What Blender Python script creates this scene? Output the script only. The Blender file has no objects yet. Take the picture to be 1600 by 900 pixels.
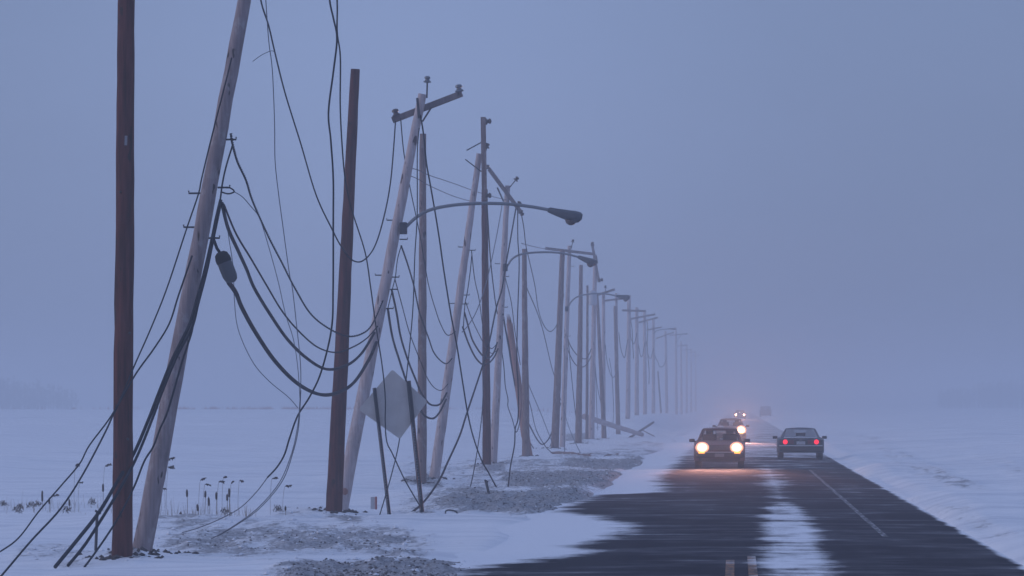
import bpy, bmesh, math, random
import numpy as np
from mathutils import Vector, Matrix

random.seed(7)
R = math.radians
S = bpy.context.scene
COL = S.collection

# ------------------------------------------------------------------ camera
F, VX, VY, H = 7000.0, 1150.0, 632.0, 2.05        # focal length in photo pixels, vanishing point, eye height
cam_d = bpy.data.cameras.new('camera')
cam = bpy.data.objects.new('camera', cam_d)
COL.objects.link(cam)
cam.location = (0, 0, H)
cam.rotation_euler = (R(90), 0, 0)
cam_d.sensor_width = 36.0
cam_d.lens = F / 1600.0 * 36.0
cam_d.shift_x = -(VX - 800) / 1600.0
cam_d.shift_y = (VY - 450) / 1600.0
cam_d.clip_start = 0.5
cam_d.clip_end = 9000
S.camera = cam

# ------------------------------------------------------------------ sky and sun (overcast winter dusk)
SUN_EL, SUN_AZ = 13.0, -100.0                      # azimuth clockwise from +Y: the light comes from the left
world = bpy.data.worlds.new('World')
S.world = world
world.use_nodes = True
wn, wl = world.node_tree.nodes, world.node_tree.links
wn.clear()
w_out = wn.new('ShaderNodeOutputWorld')
w_bg = wn.new('ShaderNodeBackground')
w_bg.inputs['Strength'].default_value = 0.1
sky = wn.new('ShaderNodeTexSky')
sky.sky_type = 'NISHITA'
sky.sun_disc = False
sky.sun_elevation = R(SUN_EL)
sky.sun_rotation = R(SUN_AZ % 360)
sky.dust_density = 2.0
sky.ozone_density = 4.0
w_mix = wn.new('ShaderNodeMix')
w_mix.data_type = 'RGBA'
w_mix.inputs['Factor'].default_value = 0.86        # thick blue overcast in front of the clear sky
w_tc = wn.new('ShaderNodeTexCoord'); w_sep = wn.new('ShaderNodeSeparateXYZ'); w_m = wn.new('ShaderNodeMath'); w_sc = wn.new('ShaderNodeVectorMath')
wl.new(w_tc.outputs['Generated'], w_sep.inputs[0])
w_m.operation = 'MULTIPLY_ADD'; w_m.use_clamp = False
wl.new(w_sep.outputs['Z'], w_m.inputs[0]); w_m.inputs[1].default_value = 0.85; w_m.inputs[2].default_value = 0.88   # overcast: the zenith is brighter than the horizon
w_sc.operation = 'SCALE'; w_sc.inputs[0].default_value = (2.04, 2.70, 4.75)
def w_math(op, a, b=0.0):
    m = wn.new('ShaderNodeMath'); m.operation = op
    for k, v in ((0, a), (1, b)):
        if hasattr(v, 'is_output'): wl.new(v, m.inputs[k])
        else: m.inputs[k].default_value = v
    return m.outputs[0]
w_dot = wn.new('ShaderNodeVectorMath'); w_dot.operation = 'DOT_PRODUCT'
wl.new(w_tc.outputs['Generated'], w_dot.inputs[0])
_g = Vector((-.075, 1.0, .055)).normalized(); w_dot.inputs[1].default_value = _g
w_glow = w_math('POWER', w_math('MAXIMUM', w_dot.outputs['Value'], 0.0), 330.0)      # brighter sky patch added to suggest lens falloff towards the edges
w_no = wn.new('ShaderNodeTexNoise'); w_no.inputs['Scale'].default_value = 9.0; w_no.inputs['Detail'].default_value = 5.0
w_mp = wn.new('ShaderNodeMapping'); w_mp.inputs['Scale'].default_value = (1, 1, 2.2)
wl.new(w_tc.outputs['Generated'], w_mp.inputs['Vector']); wl.new(w_mp.outputs['Vector'], w_no.inputs['Vector'])
w_cloud_glow = w_math('ADD', w_math('MULTIPLY', w_math('SUBTRACT', w_no.outputs['Fac'], .5), .16), w_math('MULTIPLY', w_glow, .34))
w_fac = w_math('ADD', w_m.outputs[0], w_cloud_glow)
wl.new(w_fac, w_sc.inputs['Scale'])
wl.new(w_sc.outputs[0], w_mix.inputs['B'])
wl.new(sky.outputs['Color'], w_mix.inputs['A'])
wl.new(w_mix.outputs['Result'], w_bg.inputs['Color'])
wl.new(w_bg.outputs['Background'], w_out.inputs['Surface'])

sun_d = bpy.data.lights.new('sun', 'SUN')
sun_d.energy = 0.7
sun_d.angle = R(25)
sun_d.color = (1.0, 0.86, 0.84)
sun = bpy.data.objects.new('sun', sun_d)
COL.objects.link(sun)
sv = Vector((math.sin(R(SUN_AZ)) * math.cos(R(SUN_EL)), math.cos(R(SUN_AZ)) * math.cos(R(SUN_EL)), math.sin(R(SUN_EL))))
sun.rotation_euler = sv.to_track_quat('Z', 'Y').to_euler()

S.view_settings.view_transform = 'Standard'
S.view_settings.look = 'None'
S.view_settings.exposure = 0.0
S.view_settings.gamma = 1.0
S.view_settings.use_curve_mapping = False
S.render.engine = 'CYCLES'
S.cycles.volume_bounces = 2
S.cycles.max_bounces = 6
S.cycles.diffuse_bounces = 2
S.cycles.transparent_max_bounces = 12
S.cycles.sample_clamp_indirect = 4.0

# ------------------------------------------------------------------ helpers
def P(px, py, Y):
    return Vector(((px - VX) / F * Y, Y, H + (VY - py) / F * Y))

def srgb(*c):
    return tuple(((v / 255 / 12.92) if v / 255 <= .04045 else ((v / 255 + .055) / 1.055) ** 2.4) for v in c)

class MB:
    """collects shapes in world coordinates and links them as one mesh object"""
    def __init__(s):
        s.v, s.f, s.m = [], [], []
    def add(s, verts, faces, mi=0):
        o = len(s.v)
        s.v += [Vector(v) for v in verts]
        s.f += [tuple(i + o for i in f) for f in faces]
        s.m += [mi] * len(faces)
    def box(s, c, size, rot=None):
        c = Vector(c); hx, hy, hz = [d / 2 for d in size]
        vs = [Vector((x, y, z)) for x in (-hx, hx) for y in (-hy, hy) for z in (-hz, hz)]
        if rot is not None: vs = [rot @ v for v in vs]
        s.add([v + c for v in vs], [(0, 1, 3, 2), (4, 6, 7, 5), (0, 4, 5, 1), (2, 3, 7, 6), (0, 2, 6, 4), (1, 5, 7, 3)])
    def hexa(s, v8):
        s.add(v8, [(0, 3, 2, 1), (4, 5, 6, 7), (0, 1, 5, 4), (1, 2, 6, 5), (2, 3, 7, 6), (3, 0, 4, 7)])
    def beam(s, a, b, w, h, up=Vector((0, 1, 0))):
        a, b = Vector(a), Vector(b)
        d = (b - a).normalized(); n = up - d * up.dot(d)
        if n.length < 1e-4: n = d.orthogonal()
        n.normalize(); k = d.cross(n)
        q = [n * w / 2 + k * h / 2, n * w / 2 - k * h / 2, -n * w / 2 - k * h / 2, -n * w / 2 + k * h / 2]
        s.hexa([a + t for t in q] + [b + t for t in q])
    def tube(s, pts, rads, n=8, caps=True, mi=0):
        pts = [Vector(p) for p in pts]
        if not isinstance(rads, (list, tuple)): rads = [rads] * len(pts)
        o = len(s.v); ref = None
        for i, p in enumerate(pts):
            d = (pts[min(i + 1, len(pts) - 1)] - pts[max(i - 1, 0)])
            d = d.normalized() if d.length > 1e-9 else Vector((0, 0, 1))
            if ref is None: ref = d.orthogonal().normalized()
            u = ref - d * ref.dot(d)
            u = u.normalized() if u.length > 1e-6 else d.orthogonal().normalized()
            ref = u; w = d.cross(u)
            for k in range(n):
                a = 2 * math.pi * k / n
                s.v.append(p + (u * math.cos(a) + w * math.sin(a)) * rads[i])
        for i in range(len(pts) - 1):
            for k in range(n):
                k2 = (k + 1) % n
                s.f.append((o + i * n + k, o + i * n + k2, o + (i + 1) * n + k2, o + (i + 1) * n + k)); s.m.append(mi)
        if caps:
            s.f.append(tuple(o + k for k in reversed(range(n)))); s.m.append(mi)
            e = o + (len(pts) - 1) * n
            s.f.append(tuple(e + k for k in range(n))); s.m.append(mi)
    def lathe(s, org, axis, prof, n=10):
        axis = Vector(axis).normalized(); org = Vector(org)
        u = axis.orthogonal().normalized(); w = axis.cross(u); o = len(s.v)
        for r, h in prof:
            for k in range(n):
                a = 2 * math.pi * k / n
                s.v.append(org + axis * h + (u * math.cos(a) + w * math.sin(a)) * max(r, 1e-4))
        for i in range(len(prof) - 1):
            for k in range(n):
                k2 = (k + 1) % n
                s.f.append((o + i * n + k, o + i * n + k2, o + (i + 1) * n + k2, o + (i + 1) * n + k)); s.m.append(0)
        s.f.append(tuple(o + k for k in reversed(range(n)))); s.m.append(0)
        e = o + (len(prof) - 1) * n
        s.f.append(tuple(e + k for k in range(n))); s.m.append(0)
    def build(s, name, mats, parent=None, smooth=True, origin=None, bevel=0, angle=40):
        me = bpy.data.meshes.new(name)
        org = Vector(origin) if origin is not None else Vector((0, 0, 0))
        wp = org.copy()
        if parent is not None:
            wp = WORLD[parent.name].copy() if origin is None else org.copy()
        me.from_pydata([tuple(v - wp) for v in s.v], [], s.f)
        mats = mats if isinstance(mats, (list, tuple)) else [mats]
        for m in mats: me.materials.append(m)
        if len(mats) > 1: me.polygons.foreach_set('material_index', s.m)
        bm = bmesh.new(); bm.from_mesh(me)
        bmesh.ops.recalc_face_normals(bm, faces=bm.faces)
        bm.to_mesh(me); bm.free()
        if smooth:
            me.shade_smooth()
            me.set_sharp_from_angle(angle=R(angle))
        ob = bpy.data.objects.new(name, me)
        COL.objects.link(ob)
        if parent is not None:
            ob.parent = parent
            ob.location = wp - WORLD[parent.name]
        else:
            ob.location = wp
        WORLD[ob.name] = wp
        if bevel:
            b = ob.modifiers.new('bevel', 'BEVEL'); b.width = bevel; b.segments = 2; b.limit_method = 'ANGLE'
        return ob

WORLD = {}
def tag(o, label=None, cat=None, group=None, kind=None):
    if label: o['label'] = label
    if cat: o['category'] = cat
    if group: o['group'] = group
    if kind: o['kind'] = kind
    return o
def thing(name, loc, label, cat, group=None):
    o = bpy.data.objects.new(name, None)
    COL.objects.link(o)
    o.location = loc
    o.empty_display_size = 0.3
    WORLD[o.name] = Vector(loc)
    return tag(o, label, cat, group)

# ------------------------------------------------------------------ materials
def mat(name, col, rough=0.7, metal=0.0, spec=0.4):
    m = bpy.data.materials.new(name); m.use_nodes = True
    b = m.node_tree.nodes['Principled BSDF']
    b.inputs['Base Color'].default_value = (*col, 1)
    b.inputs['Roughness'].default_value = rough
    b.inputs['Metallic'].default_value = metal
    b.inputs['Specular IOR Level'].default_value = spec
    return m
class N:
    def __init__(s, m):
        s.t = m.node_tree; s.n = s.t.nodes; s.l = s.t.links; s.b = s.n.get('Principled BSDF')
    def new(s, t, **kw):
        n = s.n.new(t)
        for k, v in kw.items(): setattr(n, k, v)
        return n
    def inp(s, sock, v):
        if hasattr(v, 'is_output'): s.l.new(v, sock)
        else: sock.default_value = v
    def math(s, op, a, b=0.0, c=None, clamp=False):
        n = s.new('ShaderNodeMath', operation=op, use_clamp=clamp)
        s.inp(n.inputs[0], a); s.inp(n.inputs[1], b)
        if c is not None: s.inp(n.inputs[2], c)
        return n.outputs[0]
    def mix(s, f, a, b):
        n = s.new('ShaderNodeMix', data_type='RGBA')
        s.inp(n.inputs['Factor'], f)
        s.inp(n.inputs['A'], a if hasattr(a, 'is_output') else (*a, 1)); s.inp(n.inputs['B'], b if hasattr(b, 'is_output') else (*b, 1))
        return n.outputs['Result']
    def coord(s, scale=(1, 1, 1), loc=(0, 0, 0)):
        t = s.new('ShaderNodeTexCoord'); m = s.new('ShaderNodeMapping')
        m.inputs['Scale'].default_value = scale; m.inputs['Location'].default_value = loc
        s.l.new(t.outputs['Object'], m.inputs['Vector'])
        return m.outputs['Vector']
    def noise(s, vec, scale=1.0, detail=4, rough=0.55, dist=0.0):
        n = s.new('ShaderNodeTexNoise')
        n.inputs['Scale'].default_value = scale; n.inputs['Detail'].default_value = detail
        n.inputs['Roughness'].default_value = rough; n.inputs['Distortion'].default_value = dist
        s.l.new(vec, n.inputs['Vector'])
        return n.outputs['Fac']
    def ramp(s, f, a, b):
        n = s.new('ShaderNodeMapRange', clamp=True)
        n.interpolation_type = 'SMOOTHSTEP'
        s.inp(n.inputs['Value'], f); n.inputs['From Min'].default_value = a; n.inputs['From Max'].default_value = b
        return n.outputs['Result']
    def bump(s, h, strength=0.4, dist=0.02):
        n = s.new('ShaderNodeBump'); n.inputs['Strength'].default_value = strength; n.inputs['Distance'].default_value = dist
        s.inp(n.inputs['Height'], h); s.l.new(n.outputs['Normal'], s.b.inputs['Normal'])
    def attr(s, name):
        a = s.new('ShaderNodeAttribute'); a.attribute_name = name
        return a.outputs['Fac']

def wood_mat(name, a, b, knots, rough=0.85, frost=0.0):
    m = mat(name, a, rough, spec=0.2); n = N(m)
    grain = n.noise(n.coord((14, 14, .8)), 1.6, 6, .65)
    blot = n.noise(n.coord((2, 2, .9), (3, 1, 0)), 1.3, 4, .6)
    col = n.mix(n.ramp(grain, .3, .72), a, b)
    col = n.mix(n.math('MULTIPLY', n.ramp(blot, .5, .75), .6), col, tuple(v * .55 for v in a))
    kn = n.noise(n.coord((6, 6, 2.2), (9, 4, 2)), 1.5, 2, .5)
    col = n.mix(n.ramp(kn, .655, .69), col, knots)
    if frost:
        fr = n.noise(n.coord((3, 3, 2.0), (1, 7, 0)), 2.0, 5, .65)
        col = n.mix(n.math('MULTIPLY', n.ramp(fr, .52, .72), frost), col, (.62, .63, .66))
    n.l.new(col, n.b.inputs['Base Color'])
    n.bump(grain, .5, .02)
    return m
M = {}
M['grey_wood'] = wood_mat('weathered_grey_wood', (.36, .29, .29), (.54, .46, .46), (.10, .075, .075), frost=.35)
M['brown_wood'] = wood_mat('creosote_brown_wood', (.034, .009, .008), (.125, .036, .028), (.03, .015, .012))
M['grey_wood_dark'] = wood_mat('darker_old_grey_wood', (.20, .16, .165), (.33, .27, .275), (.05, .04, .04), frost=.22)  # darker tone of the old grey pole wood
M['mid_wood'] = wood_mat('stained_pole_wood', (.15, .105, .10), (.25, .18, .17), (.05, .035, .035), frost=.2)
M['raw_wood'] = wood_mat('broken_reddish_wood', (.24, .12, .10), (.34, .19, .16), (.08, .04, .035))
M['arm_wood'] = wood_mat('crossarm_wood', (.13, .105, .11), (.21, .17, .17), (.05, .04, .04))
M['wire'] = mat('black_cable', (.022, .026, .036), .9, spec=.08)
M['wire_grey'] = mat('bare_grey_wire', (.12, .13, .16), .8, spec=.1)
M['steel'] = mat('galvanised_steel', (.20, .21, .23), .5, .5)
M['dark_steel'] = mat('dark_iron_hardware', (.05, .05, .06), .6, .3)
M['glass_ins'] = mat('pale_insulator_glass', (.13, .14, .16), .25)
M['porcelain'] = mat('brown_porcelain', (.07, .05, .05), .3)
M['rubber'] = mat('tyre_rubber', (.015, .015, .016), .85)
M['black_trim'] = mat('black_plastic_trim', (.02, .02, .022), .5)
M['chrome'] = mat('bright_bumper_strip', (.6, .6, .62), .3, .3)
M['rim'] = mat('wheel_rim_metal', (.3, .3, .31), .4, .6)
M['seat'] = mat('dark_seat_cloth', (.03, .03, .035), .9)
M['sign_back'] = mat('dull_sign_aluminium', (.21, .205, .215), .6, 0)
M['reed'] = mat('dead_reed_stalk', (.24, .20, .17), .9)
M['cat_head'] = mat('cattail_head_brown', (.05, .03, .022), .95)
M['tail_plate'] = mat('grimy_plate', (.20, .20, .22), .7)
M['plate'] = mat('number_plate', (.45, .46, .50), .5)
n = N(M['sign_back'])
n.l.new(n.mix(n.ramp(n.noise(n.coord((3, 3, 3)), 1.4, 5, .6), .35, .7), (.41, .385, .375), (.47, .445, .435)), n.b.inputs['Base Color'])
n = N(M['black_trim'])

def paint(name, col, grime=(.22, .21, .22), amount=.55):
    m = mat(name, col, .45, 0.0, .4); n = N(m)
    dirt = n.noise(n.coord((2, 2, 2)), 2.2, 6, .65)
    sep = n.new('ShaderNodeSeparateXYZ'); tc = n.new('ShaderNodeTexCoord')
    n.l.new(tc.outputs['Object'], sep.inputs[0])
    low = n.math('MULTIPLY', n.math('SUBTRACT', 1.1, sep.outputs['Z'], clamp=True), n.ramp(dirt, .3, .7))
    n.l.new(n.mix(n.math('MULTIPLY', low, amount), col, grime), n.b.inputs['Base Color'])
    return m
def emit(name, col, strength, base=(.8, .8, .8)):
    m = mat(name, base, .3); b = m.node_tree.nodes['Principled BSDF']
    b.inputs['Emission Color'].default_value = (*col, 1)
    b.inputs['Emission Strength'].default_value = strength
    return m
def glass(name, tint, clear):
    m = bpy.data.materials.new(name); m.use_nodes = True
    t = m.node_tree; t.nodes.clear()
    o = t.nodes.new('ShaderNodeOutputMaterial'); mx = t.nodes.new('ShaderNodeMixShader')
    a = t.nodes.new('ShaderNodeBsdfPrincipled'); b = t.nodes.new('ShaderNodeBsdfTransparent')
    a.inputs['Base Color'].default_value = (*tint, 1); a.inputs['Roughness'].default_value = .12
    b.inputs['Color'].default_value = (.90, .94, .95, 1)
    mx.inputs['Fac'].default_value = clear
    t.links.new(a.outputs[0], mx.inputs[1]); t.links.new(b.outputs[0], mx.inputs[2]); t.links.new(mx.outputs[0], o.inputs['Surface'])
    return m
M['car_glass'] = glass('car_window_glass', (.02, .025, .03), .80)
M['frost_glass'] = glass('frosted_rear_glass', (.22, .235, .27), .25)
M['head_lamp'] = emit('lit_headlamp', (1.0, .80, .50), 22)
_m = M['head_lamp']; n = N(_m)                              # bright core fading to an orange rim, painted in for lens bloom
_tc = n.new('ShaderNodeTexCoord'); _v = n.new('ShaderNodeVectorMath', operation='SUBTRACT'); n.l.new(_tc.outputs['Generated'], _v.inputs[0]); _v.inputs[1].default_value = (.5, .5, .5)
_s = n.new('ShaderNodeSeparateXYZ'); n.l.new(_v.outputs[0], _s.inputs[0])
_r = n.math('SQRT', n.math('ADD', n.math('MULTIPLY', _s.outputs['X'], _s.outputs['X']), n.math('MULTIPLY', _s.outputs['Z'], _s.outputs['Z'])))
_k = n.ramp(_r, .52, .12)
n.l.new(n.mix(_k, (1.0, .27, .04), (1.0, .76, .44)), n.b.inputs['Emission Color'])
n.l.new(n.math('ADD', n.math('MULTIPLY', n.math('POWER', _k, 2.5), 20.0), 1.2), n.b.inputs['Emission Strength'])
M['amber'] = emit('lit_amber_marker', (1.0, .42, .06), 2.6, (.6, .25, .03))
M['tail_lamp'] = emit('lit_tail_lamp', (1.0, .012, .035), 1.7, (.5, .02, .03))
M['tail_dark'] = mat('unlit_red_lens', (.12, .01, .02), .3)

# ------------------------------------------------------------------ numpy noise and the lie of the land
def _hash(ix, iy, seed):
    h = (ix.astype(np.int64) * 374761393 + iy.astype(np.int64) * 668265263 + seed * 1442695041) & 0xffffffff
    h = ((h ^ (h >> 13)) * 1274126177) & 0xffffffff
    return ((h ^ (h >> 16)) & 0xffffff) / float(0xffffff)
def vnoise(x, y, seed=0):
    ix, iy = np.floor(x), np.floor(y)
    fx, fy = x - ix, y - iy
    fx = fx * fx * (3 - 2 * fx); fy = fy * fy * (3 - 2 * fy)
    a, b = _hash(ix, iy, seed), _hash(ix + 1, iy, seed)
    c, d = _hash(ix, iy + 1, seed), _hash(ix + 1, iy + 1, seed)
    return a + (b - a) * fx + (c - a) * fy + (a - b - c + d) * fx * fy
def fbm(x, y, seed=0, o=4):
    s, a, t = 0, .5, 0
    for k in range(o):
        s = s + a * vnoise(x * 2 ** k, y * 2 ** k, seed + k * 17); t += a; a *= .5
    return s / t
def sst(a, b, v):
    t = np.clip((v - a) / (b - a), 0, 1)
    return t * t * (3 - 2 * t)
ROAD_L, ROAD_R = -3.15, 3.62
def ground_z(x, y):
    x = np.asarray(x, float); y = np.asarray(y, float)
    left = sst(3.2, 4.2, -x)
    z = .05 * left
    z = z - .16 * np.exp(-((y - 88) / 14) ** 2) * sst(5.5, 7.5, -x)
    bank = sst(302, 336, y) * sst(3.8, 7.5, -x)
    z = z + 1.12 * bank * (1 - .5 * sst(440, 620, y))
    z = z + .60 * sst(430, 545, y) * sst(14, 30, -x) * (1 - sst(575, 660, y))
    z = z + .16 * sst(3.65, 4.5, x) + .35 * sst(4.5, 13, x) + .5 * sst(12, 60, x)
    wv = 1.1 * (fbm(y * .07, y * 0 + 3.3, 21, 3) - .5) - .1
    road = sst(ROAD_L - .35 + wv, ROAD_L + .15 + wv, x) * (1 - sst(ROAD_R - .12, ROAD_R + .12, x))
    return z * (1 - road) - .07 * road + .02 * (1 - road)
PATCHES = [  # px x0, x1, py0, py1 of the gravel and churned snow, and how dark it is
    (620, 1010, 716, 803, .42), (430, 850, 872, 912, 1.0), (228, 650, 812, 866, .62), (700, 985, 770, 798, 1.0), (780, 1010, 737, 768, .95),
    (870, 1040, 716, 736, .85), (800, 930, 722, 742, .5), (1000, 1070, 703, 713, .7), (640, 690, 796, 806, .6), (20, 130, 838, 868, .35),
    (90, 225, 852, 882, .4), (690, 770, 752, 766, .3), (420, 520, 796, 812, .35), (960, 1060, 690, 698, .4),
    (1350, 1440, 684, 722, .3), (1430, 1560, 724, 778, .36), (1330, 1390, 678, 692, .3), (1300, 1400, 668, 706, .22), (1370, 1500, 700, 762, .26), (1420, 1600, 770, 850, .24), (1520, 1640, 700, 760, .22), (165, 228, 858, 876, .95), (630, 700, 746, 760, .75), (735, 800, 725, 739, .7), (876, 922, 678, 691, .8), (495, 570, 804, 817, .75)]
def churn(x, y):
    x = np.asarray(x, float); y = np.asarray(y, float)
    s = F / np.maximum(y, 5)
    zz = ground_z(x, y)
    px = VX + x * s; py = VY + (H - zz) * s
    c = np.zeros_like(x)
    wob = (fbm(x * .9, y * .12, 5) - .5)
    for (x0, x1, y0, y1, k) in PATCHES:
        cx, cy, rx, ry = (x0 + x1) / 2, (y0 + y1) / 2, (x1 - x0) / 2, (y1 - y0) / 2
        if cx < 1200: d = np.maximum(np.abs((px - cx) / rx) ** 2.4, np.abs((py - cy) / ry) ** 2.2)
        else:
            u = (px - cx) / rx; v = (py - cy) / ry - u * .8
            d = u ** 2 + (v * 2.2) ** 2
        c = np.maximum(c, k * (1 - sst(.15, 1.5, d + wob * 1.6)))
    edge = np.abs((x + 4.7 + .9 * (fbm(y * .05, y * 0 + 1.7, 41, 3) - .5) * 2) / 2.1)     # the ploughed strip along the verge
    strip = .62 * (1 - sst(.55, 1.25, edge)) * sst(84, 92, y) * (1 - .6 * sst(150, 215, y)) * sst(.30, .52, fbm(x * .5, y * .07, 52, 4))
    c = np.maximum(c, strip)
    return c * (y > 40)
def gz(x, y):
    return float(ground_z(np.array([x]), np.array([y]))[0])

def grid_mesh(name, xs, ys, zf, attrs, m):
    X, Y = np.meshgrid(xs, ys)
    Z = zf(X, Y)
    me = bpy.data.meshes.new(name)
    nx, ny = len(xs), len(ys)
    me.vertices.add(nx * ny)
    co = np.stack([X, Y, Z], -1).reshape(-1)
    me.vertices.foreach_set('co', co)
    i = np.arange((ny - 1) * (nx - 1)); r, c = i // (nx - 1), i % (nx - 1)
    q = np.stack([r * nx + c, r * nx + c + 1, (r + 1) * nx + c + 1, (r + 1) * nx + c], -1)
    me.loops.add(q.size); me.polygons.add(len(q))
    me.loops.foreach_set('vertex_index', q.reshape(-1).astype(np.int32))
    me.polygons.foreach_set('loop_start', (np.arange(len(q)) * 4).astype(np.int32))
    me.update(calc_edges=True)
    for an, fn in attrs.items():
        a = me.attributes.new(an, 'FLOAT', 'POINT')
        a.data.foreach_set('value', fn(X, Y).reshape(-1).astype(np.float32))
    me.materials.append(m)
    me.shade_smooth()
    o = bpy.data.objects.new(name, me)
    COL.objects.link(o)
    return o

# snow with gravel showing through where the attribute says it is churned
ms = mat('wind_packed_snow', (.8, .82, .86), .75, spec=.2); n = N(ms)
ch = n.attr('churn')
fine = n.noise(n.coord((1, .22, 1)), 7.0, 6, .75)
lump = n.noise(n.coord((.7, .16, 1), (4, 4, 0)), 2.2, 5, .65)
thr = n.math('ADD', ch, n.math('MULTIPLY', n.math('SUBTRACT', n.math('ADD', fine, lump), 1.0), 1.5))
gr = n.ramp(thr, .28, .66)
stone = n.mix(n.ramp(n.noise(n.coord((1, .25, 1)), 16, 4, .7), .35, .65), (.13, .125, .135), (.40, .39, .41))
band = n.noise(n.coord((.10, .9, 1)), 1.0, 5, .6)
snowc = n.mix(n.ramp(band, .40, .70), (.82, .83, .86), (.66, .68, .73))
n.l.new(n.mix(n.math('MULTIPLY', gr, .84), snowc, stone), n.b.inputs['Base Color'])
n.bump(n.math('ADD', n.math('MULTIPLY', band, 1.2), n.math('MULTIPLY', n.math('MULTIPLY', fine, ch), 1.5)), .8, .08)
def axis(parts):
    out = []
    for a, b, st in parts: out += list(np.arange(a, b, st))
    out.append(parts[-1][1])
    return np.array(sorted(set(np.round(out, 4))))
gx = axis([(-2600, -400, 220), (-400, -100, 25), (-100, -30, 5), (-30, -12, .7), (-12, 9, .09), (9, 30, 1), (30, 120, 8), (120, 400, 40), (400, 2600, 220)])
gy = axis([(-150, 30, 15), (30, 50, 2), (50, 175, .28), (175, 300, 1.2), (300, 520, 4), (520, 700, 8), (700, 1000, 24), (1000, 2800, 150)])
BASES = [((px - VX) / F * (F * 7.9 / (VX - px)), F * 7.9 / (VX - px), k) for px, k in ((191, .11), (221, .13), (521, .10), (531, .09), (659, .10), (677, .10), (763, .11), (770, .08), (822, .12), (867, .14), (904, .16), (924, .12), (943, .1))]
def terrain_z(x, y):
    c = churn(x, y)
    near = (y > 40) & (y < 330)
    z = ground_z(x, y)
    offroad = 1 - sst(ROAD_L - .5, ROAD_L, x) * (1 - sst(ROAD_R, ROAD_R + .35, x))
    lum = np.maximum(fbm(x * 3.6, y * .8, 31, 4) - .40, 0)
    z = z + near * offroad * c * lum * .30
    z = z + near * offroad * .18 * (fbm(x * .30, y * .10, 77, 4) - .5) * 2
    for bx, by_, k in BASES:                                 # snow heaved and drifted against the poles
        r2 = ((x - bx) / .55) ** 2 + ((y - by_) / 1.3) ** 2
        z = z + .32 * k * np.exp(-r2) * (.7 + .9 * fbm(x * 4, y * 2, 13, 3))
    return z
snow = tag(grid_mesh('snow_ground', gx, gy, terrain_z, {'churn': churn}, ms), kind='structure')

# the road: asphalt under blown snow
EDGE_Y = [20, 50, 53.5, 56.7, 58, 62, 66, 75, 78.5, 82, 86, 97, 101, 104, 108, 120, 130, 145, 160, 200, 260, 400]
EDGE_X = [-3.6, -3.6, -3.45, -3.2, -2.35, -2.07, -2.0, -1.88, -1.9, -2.6, -3.3, -3.3, -3.1, -1.85, -1.8, -1.95, -2.15, -2.0, -2.0, -1.9, -1.7, -1.6]
def road_snow(x, y):
    e = np.interp(y, EDGE_Y, EDGE_X)
    v = .5 + (e - x) * .95                                   # drift from the left verge
    st = np.where(y < 96, 1.0, 0.0) * (1 - sst(88, 97, y)) + np.maximum(.72 * np.exp(-((y - 118) / 8) ** 2), .52 * (1 - sst(140, 165, y)) * (y > 96))
    cx = np.interp(y, [50, 66, 85, 120], [.74, .82, .93, 1.0]); hw = np.interp(y, [50, 66, 85, 120], [.42, .45, .36, .50])
    v = np.maximum(v, np.minimum(st * (1.02 - .62 * np.abs(x - cx) / hw), .66))
    v = np.maximum(v, .5 + (x - ROAD_R + .02) * 5)         # right bank
    far = .12 * sst(70, 120, y) + sst(140, 195, y) * .46  # whiter far road: snow cover, also standing for airborne haze
    return np.clip(np.maximum(v, far), 0, 1.2)
mr = mat('cold_asphalt_under_spindrift', (.05, .05, .055), .95, spec=.03); n = N(mr)
sn = n.attr('snow')
streak = n.noise(n.coord((.30, .30, 1)), 1.0, 6, .68)
streak2 = n.noise(n.coord((.45, .95, 1), (2, 5, 0)), 1.0, 6, .7)
warp = n.noise(n.coord((1.5, .35, 1), (7, 1, 0)), 1.0, 6, .7)
edge_n = n.math('MULTIPLY', n.math('SUBTRACT', n.math('ADD', n.math('MULTIPLY', streak, 1.1), n.math('ADD', n.math('MULTIPLY', streak2, .55), n.math('MULTIPLY', warp, .6))), 1.12), 1.6)
cover = n.ramp(n.math('ADD', sn, edge_n), .24, .84)
drift = n.math('MULTIPLY', n.ramp(n.math('ADD', n.math('MULTIPLY', streak, .5), n.math('MULTIPLY', streak2, .5)), .465, .70), .25)
aggr = n.noise(n.coord((1, 1, 1)), 60, 3, .6)
tracks = n.noise(n.coord((1.3, .03, 1)), 1.0, 3, .5)
asph = n.mix(aggr, (.012, .013, .024), (.028, .030, .044))
asph = n.mix(n.math('MULTIPLY', n.ramp(tracks, .4, .7), .35), asph, (.060, .062, .075))
colr = n.mix(drift, asph, (.72, .74, .80))
colr = n.mix(cover, colr, (.80, .82, .86))
n.l.new(colr, n.b.inputs['Base Color'])
n.bump(aggr, .25, .01)
rx = axis([(-4.3, 3.9, .06)]); ry = axis([(0, 50, 3), (50, 180, .35), (180, 400, 3), (400, 2600, 60)])
def crown(x, y): return .0 + .015 * (1 - (x / 3.6) ** 2)
road = tag(grid_mesh('road', rx, ry, crown, {'snow': road_snow}, mr), kind='structure')

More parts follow.
